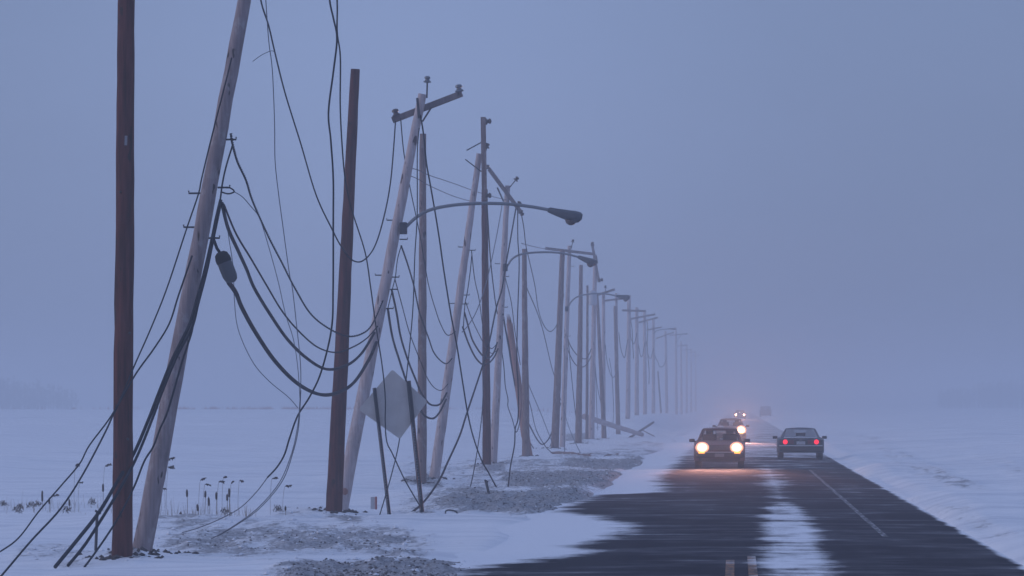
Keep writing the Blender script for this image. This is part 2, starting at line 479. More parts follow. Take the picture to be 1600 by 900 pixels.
def line_mat(name, col, keep):
    m = mat(name, col, .7, spec=.2); n = N(m)
    sn = n.attr('snow')
    s1 = n.noise(n.coord((.13, .30, 1)), 1.0, 6, .66); s2 = n.noise(n.coord((.32, 1.25, 1), (2, 5, 0)), 1.0, 6, .66)
    cov = n.ramp(n.math('ADD', sn, n.math('MULTIPLY', n.math('SUBTRACT', n.math('ADD', s1, s2), 1.0), 1.7)), .24, .84)
    wear = n.ramp(n.noise(n.coord((5, .9, 1)), 2.0, 6, .7), keep, keep + .22)
    c = n.mix(wear, col, (.04, .04, .045))
    n.l.new(n.mix(cov, c, (.8, .82, .86)), n.b.inputs['Base Color'])
    return m
m_yel = line_mat('worn_yellow_line_paint', (.26, .12, .045), .38)
m_wht = line_mat('worn_white_line_paint', (.42, .42, .45), .34)
def strip(name, x0, x1, y0, y1, m, fade=0):
    return tag(grid_mesh(name, np.linspace(x0, x1, 4), np.arange(y0, y1 + .01, .5), lambda x, y: crown(x, y) + .005, {'snow': lambda x, y: road_snow(x, y) + fade * sst(y1 - 7, y1, y)}, m), kind='structure')
strip('yellow_road_line', .15, .26, 20, 60, m_yel, .3)
strip('yellow_road_line', -.13, -.02, 20, 58.5, m_yel, .3)
strip('white_road_line', 2.26, 2.35, 69, 140, m_wht)

# gravel and snow rubble lying on the verge
def rubble(name, count, pick, size, m, seed):
    rng = np.random.default_rng(seed)
    base = np.array([(1, 0, 0), (0, 1, 0), (-1, 0, 0), (0, -1, 0), (0, 0, 1), (0, 0, -1)], float)
    tri = np.array([(0, 1, 4), (1, 2, 4), (2, 3, 4), (3, 0, 4), (1, 0, 5), (2, 1, 5), (3, 2, 5), (0, 3, 5)])
    V, T = [], []
    x = rng.uniform(-10, -2.4, count * 6); y = 50 + 135 * rng.random(count * 6) ** 1.4
    w = pick(x, y)
    ok = rng.random(len(x)) < w
    x, y = x[ok][:count], y[ok][:count]
    z = terrain_z(x, y)
    e = np.interp(y, EDGE_Y, EDGE_X)
    keep = (x < ROAD_L - .1); x, y, z = x[keep], y[keep], z[keep]
    for i in range(len(x)):
        s = size * (0.5 + rng.random() ** 4 * 2.0)
        v = base * rng.uniform(.55, 1.3, (6, 1)) * s * np.array([1.2, 1.2, .8])
        a = rng.random() * 6.28; ca, sa = math.cos(a), math.sin(a)
        v = np.stack([v[:, 0] * ca - v[:, 1] * sa, v[:, 0] * sa + v[:, 1] * ca, v[:, 2]], -1) + np.array([x[i], y[i], z[i] + s * .25])
        T.append(tri + len(V) * 6); V.append(v)
    me = bpy.data.meshes.new(name)
    me.from_pydata(np.concatenate(V).tolist(), [], np.concatenate(T).tolist())
    me.materials.append(m)
    o = bpy.data.objects.new(name, me); COL.objects.link(o)
    return tag(o, kind='stuff')
mg = mat('loose_gravel', (.12, .11, .115), .9, spec=.15)
n = N(mg); n.l.new(n.mix(n.ramp(n.noise(n.coord(), 7, 3, .6), .35, .65), (.08, .075, .08), (.26, .25, .255)), n.b.inputs['Base Color'])
msn = mat('snow_clods', (.72, .74, .79), .85, spec=.15)
rubble('gravel', 12000, lambda x, y: np.where(churn(x, y) > .5, churn(x, y) ** 2.5, 0), .0105, mg, 3)
rubble('snow_rubble', 2600, lambda x, y: np.where(churn(x, y) > .15, .8 * (1 - .5 * churn(x, y)), 0), .018, msn, 4)

# frozen soil thrown up round the feet of the poles
mb = MB(); rng = random.Random(21)
for bx, by_, k in BASES:
    for i in range(26):
        a = rng.uniform(0, 6.28); r = .16 + abs(rng.gauss(0, .26)); x = bx + math.cos(a) * r; y = by_ + math.sin(a) * r * 1.6
        sz = rng.uniform(.015, .055); z = float(terrain_z(np.array([x]), np.array([y]))[0])
        c = Vector((x, y, z + sz * .2))
        q = [c + Vector((dx * sz * rng.uniform(.7, 1.5), dy * sz * rng.uniform(.7, 1.5), dz * sz * rng.uniform(.5, 1))) for dx, dy, dz in ((1, 0, 0), (0, 1, 0), (-1, 0, 0), (0, -1, 0), (0, 0, 1), (0, 0, -1))]
        mb.add(q, [(0, 1, 4), (1, 2, 4), (2, 3, 4), (3, 0, 4), (1, 0, 5), (2, 1, 5), (3, 2, 5), (0, 3, 5)])
tag(mb.build('frozen_soil', mat('frozen_dark_soil', (.06, .05, .05), .95), smooth=False), kind='stuff')

# ------------------------------------------------------------------ haze: blowing snow in the air
def build_haze():
    b = MB(); b.box((0, 1250, 4.9), (5600, 3100, 12.6))
    m = bpy.data.materials.new('blowing_snow_air'); m.use_nodes = True
    t = m.node_tree; t.nodes.clear()
    o = t.nodes.new('ShaderNodeOutputMaterial'); v = t.nodes.new('ShaderNodeVolumePrincipled')
    v.inputs['Color'].default_value = (.74, .785, .845, 1)
    v.inputs['Density'].default_value = HAZE
    v.inputs['Anisotropy'].default_value = .25
    t.links.new(v.outputs[0], o.inputs['Volume'])
    h = b.build('haze', m, smooth=False)
    tag(h, kind='stuff')
HAZE = .0023
build_haze()

# ------------------------------------------------------------------ poles
def depth_of(px, lat=7.9): return F * lat / (VX - px)
def shaft_mb(a, b, ra, rb, bow=0.0, seed=0, n=16, split=False):
    rng = random.Random(seed); mb = MB(); K = 26
    d = b - a; side = d.cross(Vector((0, 1, 0))).normalized()
    pts, rr = [], []
    for i in range(K + 1):
        t = i / K
        p = a + d * t + side * (bow * math.sin(math.pi * t)) + side * rng.uniform(-.006, .006)
        pts.append(p); rr.append((ra + (rb - ra) * t) * (1 + rng.uniform(-.025, .025)))
    mb.tube(pts, rr, n)
    if split:                                               # splintered break at the top
        for k in range(9):
            an = k * .7; off = (side * math.cos(an) + Vector((0, 1, 0)) * math.sin(an)) * rb * .65
            L = rng.uniform(.08, .42)
            mb.tube([b + off - d.normalized() * .1, b + off * .8 + d.normalized() * L], [rb * .32, .006], 5)
    return mb
def pole(base, top, wb, wt, kind, label, group, lat=7.9, Y=None, name='utility_pole', bow=0.0, split=False, deep=.6):
    Y = Y or depth_of(base[0], lat); s = F / Y
    a, b = P(*base, Y), P(*top, Y)
    t = thing(name, (a.x, a.y, gz(a.x, a.y)), label, 'utility pole', group)
    d = (b - a).normalized()
    shaft_mb(a - d * deep, b, wb / 2 / s, wt / 2 / s, bow, hash(label) % 999 if False else int(base[0] * 7 + top[1]), split=split).build('shaft', M[kind], t, angle=60)
    t['Y'] = Y
    return t, Y
def insulator(parent, p, axis, size=1.0, pin=.0, m='glass_ins'):
    ax = Vector(axis).normalized()
    b = MB()
    k = size * .055
    b.lathe(p + ax * pin, ax, [(k * .5, 0), (k * 1.25, k * .15), (k * 1.3, k * .5), (k * .75, k * .9), (k * .7, k * 1.3), (k * 1.05, k * 1.5), (k * .95, k * 2.0), (k * .5, k * 2.3), (k * .1, k * 2.35)], 12)
    i = b.build('insulator', M[m], parent, origin=p)
    if pin:
        q = MB(); q.tube([p - ax * .04, p + ax * (pin + k * .3)], .016 * max(size, .7), 6); q.build('pin', M['dark_steel'], i)
    return i
def crossarm(t, Y, p0, p1, th=.115, dy=-.2):
    a, b = P(*p0, Y + dy), P(*p1, Y + dy)
    mb = MB(); mb.beam(a, b, th * .85, th)
    return mb.build('crossarm', M['arm_wood'], t, bevel=.008, smooth=False)
def bar(t, Y, p0, p1, w=.035, name='brace', m='dark_steel', dy=-.12):
    mb = MB(); mb.beam(P(*p0, Y + dy), P(*p1, Y + dy), .012, w); return mb.build(name, M[m], t, smooth=False)
def step_irons(t, Y, pts, L=.11):
    for px, py, sgn in pts:
        p = P(px, py, Y); mb = MB()
        mb.tube([p - Vector((sgn * .05, 0, 0)), p + Vector((sgn * L, 0, .0)), p + Vector((sgn * L, 0, .035))], .013, 6)
        mb.build('step_iron', M['dark_steel'], t)
def lamp(t, Y, arm, head0, head1, r=.032, hh=.15, coarse=False):
    mb = MB(); pts = smooth_path([P(x, y, Y - .15) for x, y in arm], 6)
    mb.tube(pts, r, 8)
    base = P(*arm[0], Y - .15)
    a = mb.build('lamp_arm', M['steel'], t)
    if not coarse:
        k = MB(); k.box(base + Vector((-.05, .02, -.02)), (.15, .16, .24)); k.build('clamp', M['dark_steel'], a, bevel=.02)
    p, q = P(*head0, Y - .15), P(*head1, Y - .15)
    d = q - p; L = d.length; u = d.normalized(); up = Vector((0, 0, 1)) - u * u.z; up.normalize(); sd = u.cross(up)
    secs = [(-.04, .035, .035, 0.035), (.03, .05, .05, .05), (.25, .085, .05, .085), (.55, .13, .055, .13), (.78, .155, .06, .16), (.92, .13, .055, .13), (1.0, .06, .03, .06)]
    mb = MB(); nn = 14; o = 0
    for (tt, w, ht, hb) in secs:
        c = p + u * (tt * L)
        vs = []
        for i in range(nn):
            an = 2 * math.pi * i / nn
            z = math.sin(an); vs.append(c + sd * (w * math.cos(an)) + up * (z * (ht if z > 0 else hb * .75) * hh / .15))
        mb.v += vs
    for i in range(len(secs) - 1):
        for k in range(nn):
            k2 = (k + 1) % nn
            mb.f.append((i * nn + k, i * nn + k2, (i + 1) * nn + k2, (i + 1) * nn + k)); mb.m.append(0)
    mb.f.append(tuple(range(nn))); mb.f.append(tuple((len(secs) - 1) * nn + k for k in range(nn))); mb.m += [0, 0]
    h = mb.build('lamp_head', M['steel_dark'], a)
    if not coarse:
        g = MB(); c = p + u * (.68 * L) - up * (.085 * hh / .15)
        prof = [(.115, 0), (.11, .03), (.085, .07), (.04, .095), (.005, .1)]
        g.lathe(c, -up, prof, 14); g.build('lens', M['lamp_lens'], h)
    return a
M['steel_dark'] = mat('grey_lamp_casting', (.075, .08, .095), .5, .2)
M['lamp_lens'] = mat('unlit_lamp_glass', (.10, .07, .065), .2)
def smooth_path(pts, sub=6):
    pts = [Vector(p) for p in pts]; out = []
    for i in range(len(pts) - 1):
        p0 = pts[max(i - 1, 0)]; p1 = pts[i]; p2 = pts[i + 1]; p3 = pts[min(i + 2, len(pts) - 1)]
        for k in range(sub):
            t = k / sub
            out.append(.5 * ((2 * p1) + (p2 - p0) * t + (2 * p0 - 5 * p1 + 4 * p2 - p3) * t * t + (3 * p1 - p0 - 3 * p2 + p3) * t ** 3))
    out.append(pts[-1])
    return out

GB, GG = 'brown upright replacement poles', 'grey leaning old poles'
# --- brown uprights
R1, yR1 = pole((191, 868), (198, -70), 33, 26, 'brown_wood', 'tall red-brown upright pole nearest the camera, running out of the top of frame', GB, name='wooden_pole')
R2, yR2 = pole((521, 811), (555, 108), 27, 14.5, 'brown_wood', 'red-brown pole with a flat cut top, left of the diamond sign', GB, name='wooden_pole')
R3, yR3 = pole((659, 755), (661, 209), 16, 10, 'mid_wood', 'dull brown upright pole behind the right half of the diamond sign', GB, name='wooden_pole')
R4, yR4 = pole((761, 733), (757, 296), 14, 9.5, 'brown_wood', 'brown upright pole with bare top just in front of a slim leaning grey pole', GB, Y=depth_of(763) - 2, name='wooden_pole')
R5, yR5 = pole((822, 719), (819, 389), 13, 7, 'mid_wood', 'brown flat-topped pole that the broken reddish stub leans on', GB, name='wooden_pole')
R6, yR6 = pole((867, 698), (879, 390), 13, 7.5, 'mid_wood', 'brown pole rising in front of the grey pole with a level crossarm', GB, name='wooden_pole', lat=8.1)
R7, yR7 = pole((904, 684), (908, 414), 11, 5.5, 'mid_wood', 'slim brown pole whose foot the fallen pole rests against', GB, name='wooden_pole')
R8, yR8 = pole((944, 681), (933, 462), 7.5, 4.5, 'mid_wood', 'brown pole tilted to the left beside the pole with a lifted crossarm', GB, name='wooden_pole', Y=262)
R9, yR9 = pole((966, 674), (961, 478), 7.5, 5, 'mid_wood', 'last brown pole clear in the haze beyond the fallen pole', GB, name='wooden_pole', Y=296)
k = MB(); k.beam(P(197, 212, yR1 - .14), P(196.5, 227, yR1 - .14), .004, .035); k.build('tag', M['tail_plate'], R1, smooth=False)
for q, (px, py) in enumerate(((200, 686), (188, 300), (203, 520))):
    k = MB(); k.lathe(P(px, py, yR1 - .135), (0, -1, 0), [(.018, 0), (.018, .02), (.01, .03)], 6); k.build('bolt', M['black_trim'], R1)
# --- leaning grey
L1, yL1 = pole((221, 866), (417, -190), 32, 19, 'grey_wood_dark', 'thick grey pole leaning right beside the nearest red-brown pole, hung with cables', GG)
crossarm(L1, yL1, (322, -128), (512, -172))
step_irons(L1, yL1, [(356, 218, 1), (308, 302, -1), (346, 293, 1), (300, 355, -1), (330, 372, 1)])
for q in ((350, 140), (358, 123), (337, 222), (362, 60)):
    pass
L2, yL2 = pole((531, 804), (660, 147), 23, 13, 'grey_wood', 'grey leaning pole carrying the nearest street lamp and a tilted crossarm', GG, Y=depth_of(533))
ca = crossarm(L2, yL2, (613, 188), (722, 146), .125, .17)
insulator(ca, P(620, 182, yL2 + .17), (-.3, 0, 1), 1.25, 0, 'porcelain')
insulator(ca, P(718, 144, yL2 + .17), (-.15, 0, 1), 1.25, .0)
insulator(L2, P(667, 150, yL2 - .16), (.03, 0, 1), 1.1, .26)
bar(L2, yL2, (674, 168), (660, 190)); bar(L2, yL2, (652, 153), (655, 185), .05, 'strap')
step_irons(L2, yL2, [(613, 344, -1), (628, 374, 1), (595, 430, -1), (615, 433, 1), (612, 452, 1), (606, 482, 1)])
lamp(L2, yL2, [(634, 355), (650, 340), (672, 328), (705, 321), (745, 318), (790, 318.5), (830, 323), (858, 328)], (858, 329), (910, 338), .033, .21)
k = MB(); k.lathe(P(539, 768, yL2 - .11), (0, -1, .05), [(.07, 0), (.075, .04), (.04, .055)], 7); k.build('pale_chip', M['raw_wood'], L2)
L3, yL3 = pole((677, 756), (749, 240), 17, 9, 'grey_wood', 'grey leaning pole whose crossarm has swung upright at its top', GG)
ca = crossarm(L3, yL3, (755, 183), (757, 312), .13, -.14)
ca.data.materials[0] = M['mid_wood']
insulator(ca, P(758, 190, yL3 - .14), (1, 0, .1), 1.3, 0, 'porcelain')
insulator(ca, P(758, 306, yL3 - .14), (1, 0, .1), 1.3, 0, 'porcelain')
insulator(L3, P(756, 248, yL3 - .14), (.25, 0, 1), 1.1, .28, 'porcelain')
bar(L3, yL3, (729, 235), (753, 222), .03); bar(L3, yL3, (727, 249), (752, 268), .03)
step_irons(L3, yL3, [(723, 386, -1), (736, 391, 1), (708, 474, -1), (727, 461, 1), (725, 475, 1)])
L4, yL4 = pole((770, 734), (793, 290), 13, 8, 'grey_wood', 'slim grey pole with a steeply tilted crossarm and the second street lamp', GG)
ca = crossarm(L4, yL4, (764, 264), (815, 333), .13, -.12)
insulator(ca, P(763, 264, yL4 - .12), (-.2, 0, 1), 1.1, 0, 'porcelain')
insulator(ca, P(808, 322, yL4 - .12), (.6, 0, .8), 1.4, 0, 'porcelain')
insulator(ca, P(813, 330, yL4 - .12), (.5, 0, -.8), 1.3, 0, 'porcelain')
insulator(L4, P(797, 292, yL4 - .12), (.65, 0, .8), 1.2, .26, 'porcelain')
bar(L4, yL4, (777, 293), (787, 315), .05)
step_irons(L4, yL4, [(779, 412, -1), (790, 432, 1), (788, 480, 1)])
lamp(L4, yL4, [(792, 417), (800, 405), (812, 398), (830, 395), (855, 394), (880, 396), (905, 402)], (904, 402), (933, 410), .033, .21)
L5, yL5 = pole((826, 716), (796, 505), 14, 9.5, 'raw_wood', 'snapped reddish pole stub with a splintered top leaning left onto a brown pole', GG, Y=170, split=True, name='broken_pole', deep=.3)
L6, yL6 = pole((879, 690), (890, 384), 9, 6, 'grey_wood', 'grey pole with a level crossarm and the third street lamp', GG, Y=213)
ca = crossarm(L6, yL6, (852, 388), (928, 397), .13, -.14)
insulator(L6, P(893, 387, yL6 - .1), (.2, 0, 1), 1.2, .25, 'porcelain')
step_irons(L6, yL6, [(892, 416, 1), (886, 525, 1)], .16)
lamp(L6, yL6, [(887, 482), (893, 471), (904, 463), (925, 459), (945, 459), (966, 463)], (964, 463), (984, 464), .036, .24)
L7, yL7 = pole((924, 683), (930, 398), 9.5, 6, 'grey_wood', 'grey pole with a swung-down crossarm and a pale transformer can', GG, Y=245)
ca = crossarm(L7, yL7, (925, 380), (936, 441), .14, -.14)
insulator(ca, P(926, 384, yL7 - .14), (0, 0, 1), 1.7, 0, 'porcelain')
insulator(ca, P(936, 438, yL7 - .14), (1, 0, .2), 1.8, 0, 'porcelain')
bar(L7, yL7, (932, 400), (934, 412), .05)
k = MB(); k.lathe(P(926, 477, yL7 - .35), (0, 0, 1), [(.2, 0), (.23, .03), (.23, .72), (.2, .78), (.05, .82)], 14)
k.build('transformer_can', mat('frosted_transformer_paint', (.42, .43, .47), .6), L7)
L75, y75 = pole((917, 682), (918, 446), 5, 3.4, 'mid_wood', 'thin brown pole half hidden between two thicker poles', GB, Y=243.5, name='wooden_pole')
L8, yL8 = pole((943, 681), (943, 456), 7, 5, 'grey_wood', 'grey pole with a lifted crossarm beside the tilted brown pole', GG, Y=267)
crossarm(L8, yL8, (930, 462), (961, 452), .13); insulator(L8, P(946, 458, yL8), (0, 0, 1), 1.3, .3, 'porcelain')
L9, yL9 = pole((965, 672), (963, 458), 5.5, 4, 'grey_wood', 'grey pole rising behind the last clear brown pole', GG, Y=299)
crossarm(L9, yL9, (944, 470), (978, 466), .13)
FAR = [ # x, top, base, crossarm, lamp
    (981, 983, 461, 327, (972, 485, 1009, 486), None, 'faded pole with a low crossarm, first of the pale row'),
    (995, 995, 480, 357, (982, 499, 1024, 491), None, 'faded pole second in the pale row in the haze'),
    (1008, 1007, 487, 389, (998, 504, 1028, 496), None, 'faded pole third in the pale row in the haze'),
    (1021, 1021, 497, 429, (1010, 516, 1034, 511), [(1021, 522), (1028, 516), (1045, 514)], 'faded pole fourth in the pale row, with a street lamp'),
    (1042, 1040, 517, 507, (1025, 529, 1053, 519), None, 'faded pole fifth in the pale row, with a rising crossarm'),
    (1057, 1056, 516, 575, (1046, 524, 1066, 522), [(1057, 534), (1062, 526), (1066, 522)], 'ghostly pole sixth in the pale row, with a street lamp'),
    (1065, 1064, 533, 640, (1056, 541, 1074, 539), None, 'ghostly pole seventh in the pale row'),
    (1073, 1073, 540, 715, (1065, 547, 1081, 546), None, 'ghostly pole eighth in the pale row'),
    (1080, 1080, 545, 790, (1073, 551, 1088, 550), None, 'ghostly pole ninth in the pale row'),
    (1087, 1087, 550, 880, (1080, 556, 1094, 555), None, 'ghostly last pole almost lost in the haze')]
for xb, xt, yt, Y, arm, lp, lab in FAR:
    s = F / Y; x = (xb - VX) / s
    by = VY + (H - gz(x, Y)) * s
    w = max(.36 * s, 3.0)
    t, _ = pole((xb, by), (xt, yt), w, w * .72, 'grey_wood', lab, GG, Y=Y)
    crossarm(t, Y, arm[:2], arm[2:], .15)
    if lp: lamp(t, Y, lp, lp[-1], (lp[-1][0] + .75 * s, lp[-1][1] - 1), .05, .2, coarse=True)
stub = pole((1034, 660), (1028, 580), 3.2, 2.4, 'mid_wood', 'short leaning stub between faded poles of the pale row', GG, Y=450, name='broken_pole')

# --- fallen pole, fragments, stakes
a, b = P(912, 650, 243), P(1003, 680, 292)
a = P(913, 651, 246); b = P(1003, 679, 7000 * 1.9 / (679 - 632))
t = thing('fallen_pole', b, 'fallen grey pole with crossarm lying in the snow against standing poles', 'utility pole', GG)
shaft_mb(a, b, .16, .13, 0, 5).build('shaft', M['grey_wood'], t)
mb = MB(); mb.beam(P(1021, 660, b.y), P(982, 685, b.y - 3), .12, .14); mb.build('crossarm', M['arm_wood'], t, smooth=False)
mb = MB(); mb.beam(P(1003, 672, b.y), P(1025, 683, b.y - 3), .05, .06); mb.build('brace', M['arm_wood'], t, smooth=False)
def fragment(p0, p1, r, label, m='raw_wood', name='pole_fragment'):
    Y0, Y1 = F * (H - .1) / (p0[1] - VY), F * (H - .1) / (p1[1] - VY)
    a, b = P(*p0, Y0), P(*p1, Y1)
    mb = MB(); d = b - a
    rg = random.Random(int(p0[0]))
    mb.tube([a + d * t + Vector((0, 0, rg.uniform(-.02, .03))) for t in (0, .08, .2, .42, .55, .8, .93, 1)], [r * k for k in (.15, .5, .75, .62, .8, .6, .45, .12)], 6)
    for k in range(5):
        q = a + d * rg.uniform(.05, .9); mb.tube([q, q + d * .08 + Vector((0, 0, r * .5)), q + d * rg.uniform(.15, .25) + Vector((0, 0, rg.uniform(.3, 1.2) * r))], [r * .35, r * .25, .008], 5)
    return tag(mb.build(name, M[m], None, origin=(a + b) / 2), label, 'broken timber', 'broken pole pieces on the snow')
fragment((861, 708), (926, 714), .13, 'long splintered piece of pole lying in snow near the brown poles', 'mid_wood')
fragment((943, 714), (966, 711), .10, 'short dark piece of timber on snow right of the long splintered piece', 'mid_wood')
def stake(p0, p1, w, label, m='dark_steel', name='stake'):
    Y = F * (H - .05) / (p1[1] - VY); s = F / Y
    mb = MB(); mb.tube([P(*p0, Y), P(*p1, Y) - Vector((0, 0, .15))], [w / 2 / s, w / 2 / s * 1.1], 8)
    mb.tube([P(*p0, Y) + Vector((-.03, 0, .01)), P(*p0, Y) + Vector((.05, 0, -.03))], w / 2.4 / s, 6)
    return tag(mb.build(name, M[m], None, origin=P(*p1, Y)), label, 'stake')
stake((152, 799), (149, 858), 4.5, 'dark short stake in the snow under the cable bundle')
stake((759, 751), (768, 778), 4.0, 'short leaning stub stake beside the pole line, near a looped wire')
# red and white marker in the snow
Y = F * (H - .05) / (794 - VY); p = P(585, 794, Y)
t = thing('marker_post', p, 'small faded red and white marker standing in snow behind the diamond sign posts', 'marker')
mb = MB(); mb.box(p + Vector((-.03, 0, .10)), (.085, .03, .24)); mb.build('white_board', M['plate'], t, bevel=.005)
mb = MB(); mb.box(p + Vector((.035, -.02, .10)), (.035, .03, .25)); mb.build('red_strip', mat('faded_red_paint', (.32, .11, .11), .7), t, bevel=.004)
Y = F * 2.0 / (802 - VY)
mb = MB(); mb.tube(smooth_path([P(696, 803, Y), P(697, 798, Y), P(704, 797, Y), P(712, 799, Y), P(715, 803, Y)], 3), .014, 6)
tag(mb.build('bent_rod', M['dark_steel'], None, origin=P(705, 803, Y)), 'little bent rod sticking out of snow right of the sign posts', 'rod')

# --- diamond road sign seen from behind
Y = F * (H + .02) / (807 - VY); s = F / Y
t = thing('road_sign', P(636, 807, Y), 'blank back of a tilted diamond road sign on two dark posts', 'road sign')
c4 = [P(613, 577, Y), P(668, 627, Y), P(625, 686, Y), P(560, 640, Y)]
mb = MB(); cen = sum(c4, Vector()) / 4
rim = []
for i in range(4):                                        # rounded corners
    q, pr, nx = c4[i], c4[i - 1], c4[(i + 1) % 4]
    A, B = q + (pr - q).normalized() * .05, q + (nx - q).normalized() * .05
    for k in range(5):
        u = k / 4; rim.append(A * (1 - u) ** 2 + q * 2 * u * (1 - u) + B * u * u)
nr = len(rim); off = Vector((0, .004, 0))
mb.add([v - off for v in rim] + [v + off for v in rim], [tuple(range(nr)), tuple(reversed(range(nr, 2 * nr)))] + [(i, (i + 1) % nr, nr + (i + 1) % nr, nr + i) for i in range(nr)])
mb.build('panel', M['sign_back'], t, smooth=False)
for p0, p1, w in (((585, 606), (611, 809), 6.5), ((638.5, 595), (662, 807), 8.0)):
    a, b = P(*p0, Y - .035), P(*p1, Y - .035) - Vector((0, 0, .2))
    mb = MB(); W = w / s
    mb.beam(a, b, .012, W * .45)
    d = (b - a).normalized(); sd = d.cross(Vector((0, 1, 0))).normalized()
    for sg in (-1, 1):
        mb.beam(a + sd * sg * W * .34 + Vector((0, -.02, 0)), b + sd * sg * W * .34 + Vector((0, -.02, 0)), .045, W * .16)
    L = (b - a).length; k0 = len(mb.f)                      # row of holes, snow packed in them
    for k in range(int(L / .05)):
        if .30 < k * .05 / L < .80: mb.lathe(a + d * (.03 + k * .05) + Vector((0, -.012, 0)), (0, -1, 0), [(.009, 0), (.009, .004)], 6)
    mb.m[k0:] = [1] * (len(mb.f) - k0)
    mb.build('post', [M['dark_steel'], M['plate']], t, smooth=False)
mb = MB(); q = P(668, 806, Y)
mb.lathe(q - Vector((0, 0, .06)), (0, 0, 1), [(.2, 0), (.17, .06), (.09, .10), (.02, .115)], 9)
mb.build('frozen_clod', mg, t)

# ------------------------------------------------------------------ wires
NW = [0]
def wire(pts, Y0, Y1, w, label, m='wire', Ys=None, name='fallen_wire', cat='wire', twist=False, group='downed wires along the pole line'):
    """pts in photo pixels; the wire runs from distance Y0 to Y1, w = width in photo pixels at Y0"""
    L = [0]
    for i in range(1, len(pts)): L.append(L[-1] + math.hypot(pts[i][0] - pts[i - 1][0], pts[i][1] - pts[i - 1][1]))
    pos = []
    for i, (x, y) in enumerate(pts):
        u = L[i] / L[-1]
        Y = Y0 + (Y1 - Y0) * u if Ys is None else float(np.interp(u, [a for a, _ in Ys], [b for _, b in Ys]))
        pos.append(P(x, y, Y))
    jr = random.Random(len(label) * 31 + int(pts[0][0]))
    pos = [p + Vector((jr.uniform(-1, 1), 0, jr.uniform(-1, 1))) * (.9 / F * p.y if 0 < i < len(pos) - 1 else 0) for i, p in enumerate(pos)]
    path = smooth_path(pos, 7)
    r = w * .98 / 2 / F * (Y0 + Y1) / 2
    mb = MB()
    if twist:
        for ph in (0, math.pi):
            q = []; acc = 0
            dense = smooth_path(path, 5)
            for i, p in enumerate(dense):
                if i: acc += (p - dense[i - 1]).length
                q.append(p + Vector((math.cos(acc * 14 + ph), math.sin(acc * 14 + ph) * .3, math.sin(acc * 14 + ph))) * r * .7)
            mb.tube(q, r * .75, 5)
    else:
        mb.tube(path, r, 6)
    o = mb.build(name, M[m], None, origin=pos[0])
    return tag(o, label, cat, group)
def gY(y, h=.03): return F * (H - h) / (y - VY)
YA, YB, YC, YD, YE, YF = yL1 - .25, yL2 - .2, yL3 - .2, yL4 - .2, 169, yL6 - .2
# from the first leaning pole
wire([(361, 209), (364, 225), (372, 253), (384, 281), (396, 315), (420, 368), (440, 410), (460, 450), (485, 490), (515, 515), (545, 525), (568, 520), (583, 505), (598, 470)], YA, YB, 2.6, 'twisted cable sagging from top bracket of thick leaning pole to lamp pole', twist=True)
wire([(364, 225), (354, 259), (347, 287), (345, 312), (338, 345), (330, 374)], YA, YA, 3, 'short wavy lead running down beside top bracket of thick leaning pole')
wire([(347, 318), (356, 356), (372, 393), (385, 420), (397, 450), (420, 490), (450, 530), (480, 560), (510, 576), (540, 572), (565, 552), (585, 520)], YA, YB, 5.2, 'thick black cable sagging between first two leaning poles, above the lowest one', name='fallen_cable')
wire([(350, 320), (368, 365), (393, 405), (417, 447), (440, 485), (465, 515), (495, 542), (525, 551), (550, 543), (572, 530), (590, 510)], YA, YB, 2.8, 'medium black wire sagging just above the two thick cables')
wire([(357, 441), (368, 458), (378, 482), (400, 521), (430, 565), (465, 600), (500, 617), (530, 613), (555, 595), (577, 560), (588, 535)], YA, YB, 6.2, 'thickest lowest cable sagging from the splice case to the lamp pole', name='fallen_cable')
wire([(365, 299), (378, 308), (390, 321), (406, 340), (420, 383), (435, 440), (447, 490), (458, 530), (466, 575), (469, 630)], YA, 66, 1.3, 'fine pale wire drooping from small bracket into the other slack wires', 'wire_grey')
wire([(352, 330), (357, 371), (365, 418), (366, 465), (372, 515), (395, 565), (420, 595), (450, 620), (465, 637)], YA, 66, 1.3, 'hair-thin wire drooping left of the thickest cable', 'wire_grey')
wire([(346, 293), (358, 294), (366, 300), (357, 303), (346, 300)], YA, YA, 2.5, 'small looped tie wire on bracket of thick leaning pole')
wire([(345, 312), (338, 345), (331, 374), (319, 424), (306, 474), (296, 510), (270, 560), (250, 612), (233, 655), (210, 708), (184, 752), (154, 800), (118, 848), (86, 886)], YA, YA, 6.0, 'thick black cable bundle sliding down the leaning pole to the snow, upper strand', name='fallen_cable', Ys=[(0, YA), (.6, YA - .5), (.72, yR1 - .25), (1, gY(886))])
wire([(345, 316), (334, 372), (322, 424), (309, 474), (299, 512), (276, 556), (254, 612), (238, 655), (214, 712), (190, 760), (162, 806), (132, 852), (106, 884)], YA, YA, 5.0, 'second black strand in the bundle beside the leaning pole foot', name='fallen_cable', Ys=[(0, YA), (.6, YA - .6), (.72, yR1 - .3), (1, gY(884))])
wire([(332, 380), (316, 440), (303, 495), (299, 520), (285, 565), (262, 640), (250, 670), (240, 697), (226, 722), (210, 760), (190, 800), (172, 830), (150, 862), (132, 886)], YA, YA, 3.4, 'lone wavy cable right of the bundle reaching snow left of brown pole', name='fallen_cable', Ys=[(0, YA), (.55, YA - .4), (.75, yR1 - .3), (1, gY(886))])
wire([(362, 90), (355, 120), (330, 215), (315, 280), (309, 304), (290, 360), (260, 450), (235, 515), (212, 565), (180, 640), (140, 695), (125, 725), (95, 760), (60, 800), (30, 840), (0, 861), (-40, 884)], YA, YA, 2.6, 'left wire slanting from leaning pole past the brown pole to bottom left corner, upper', Ys=[(0, YA), (.3, YA), (.6, yR1 - .4), (1, gY(884))])
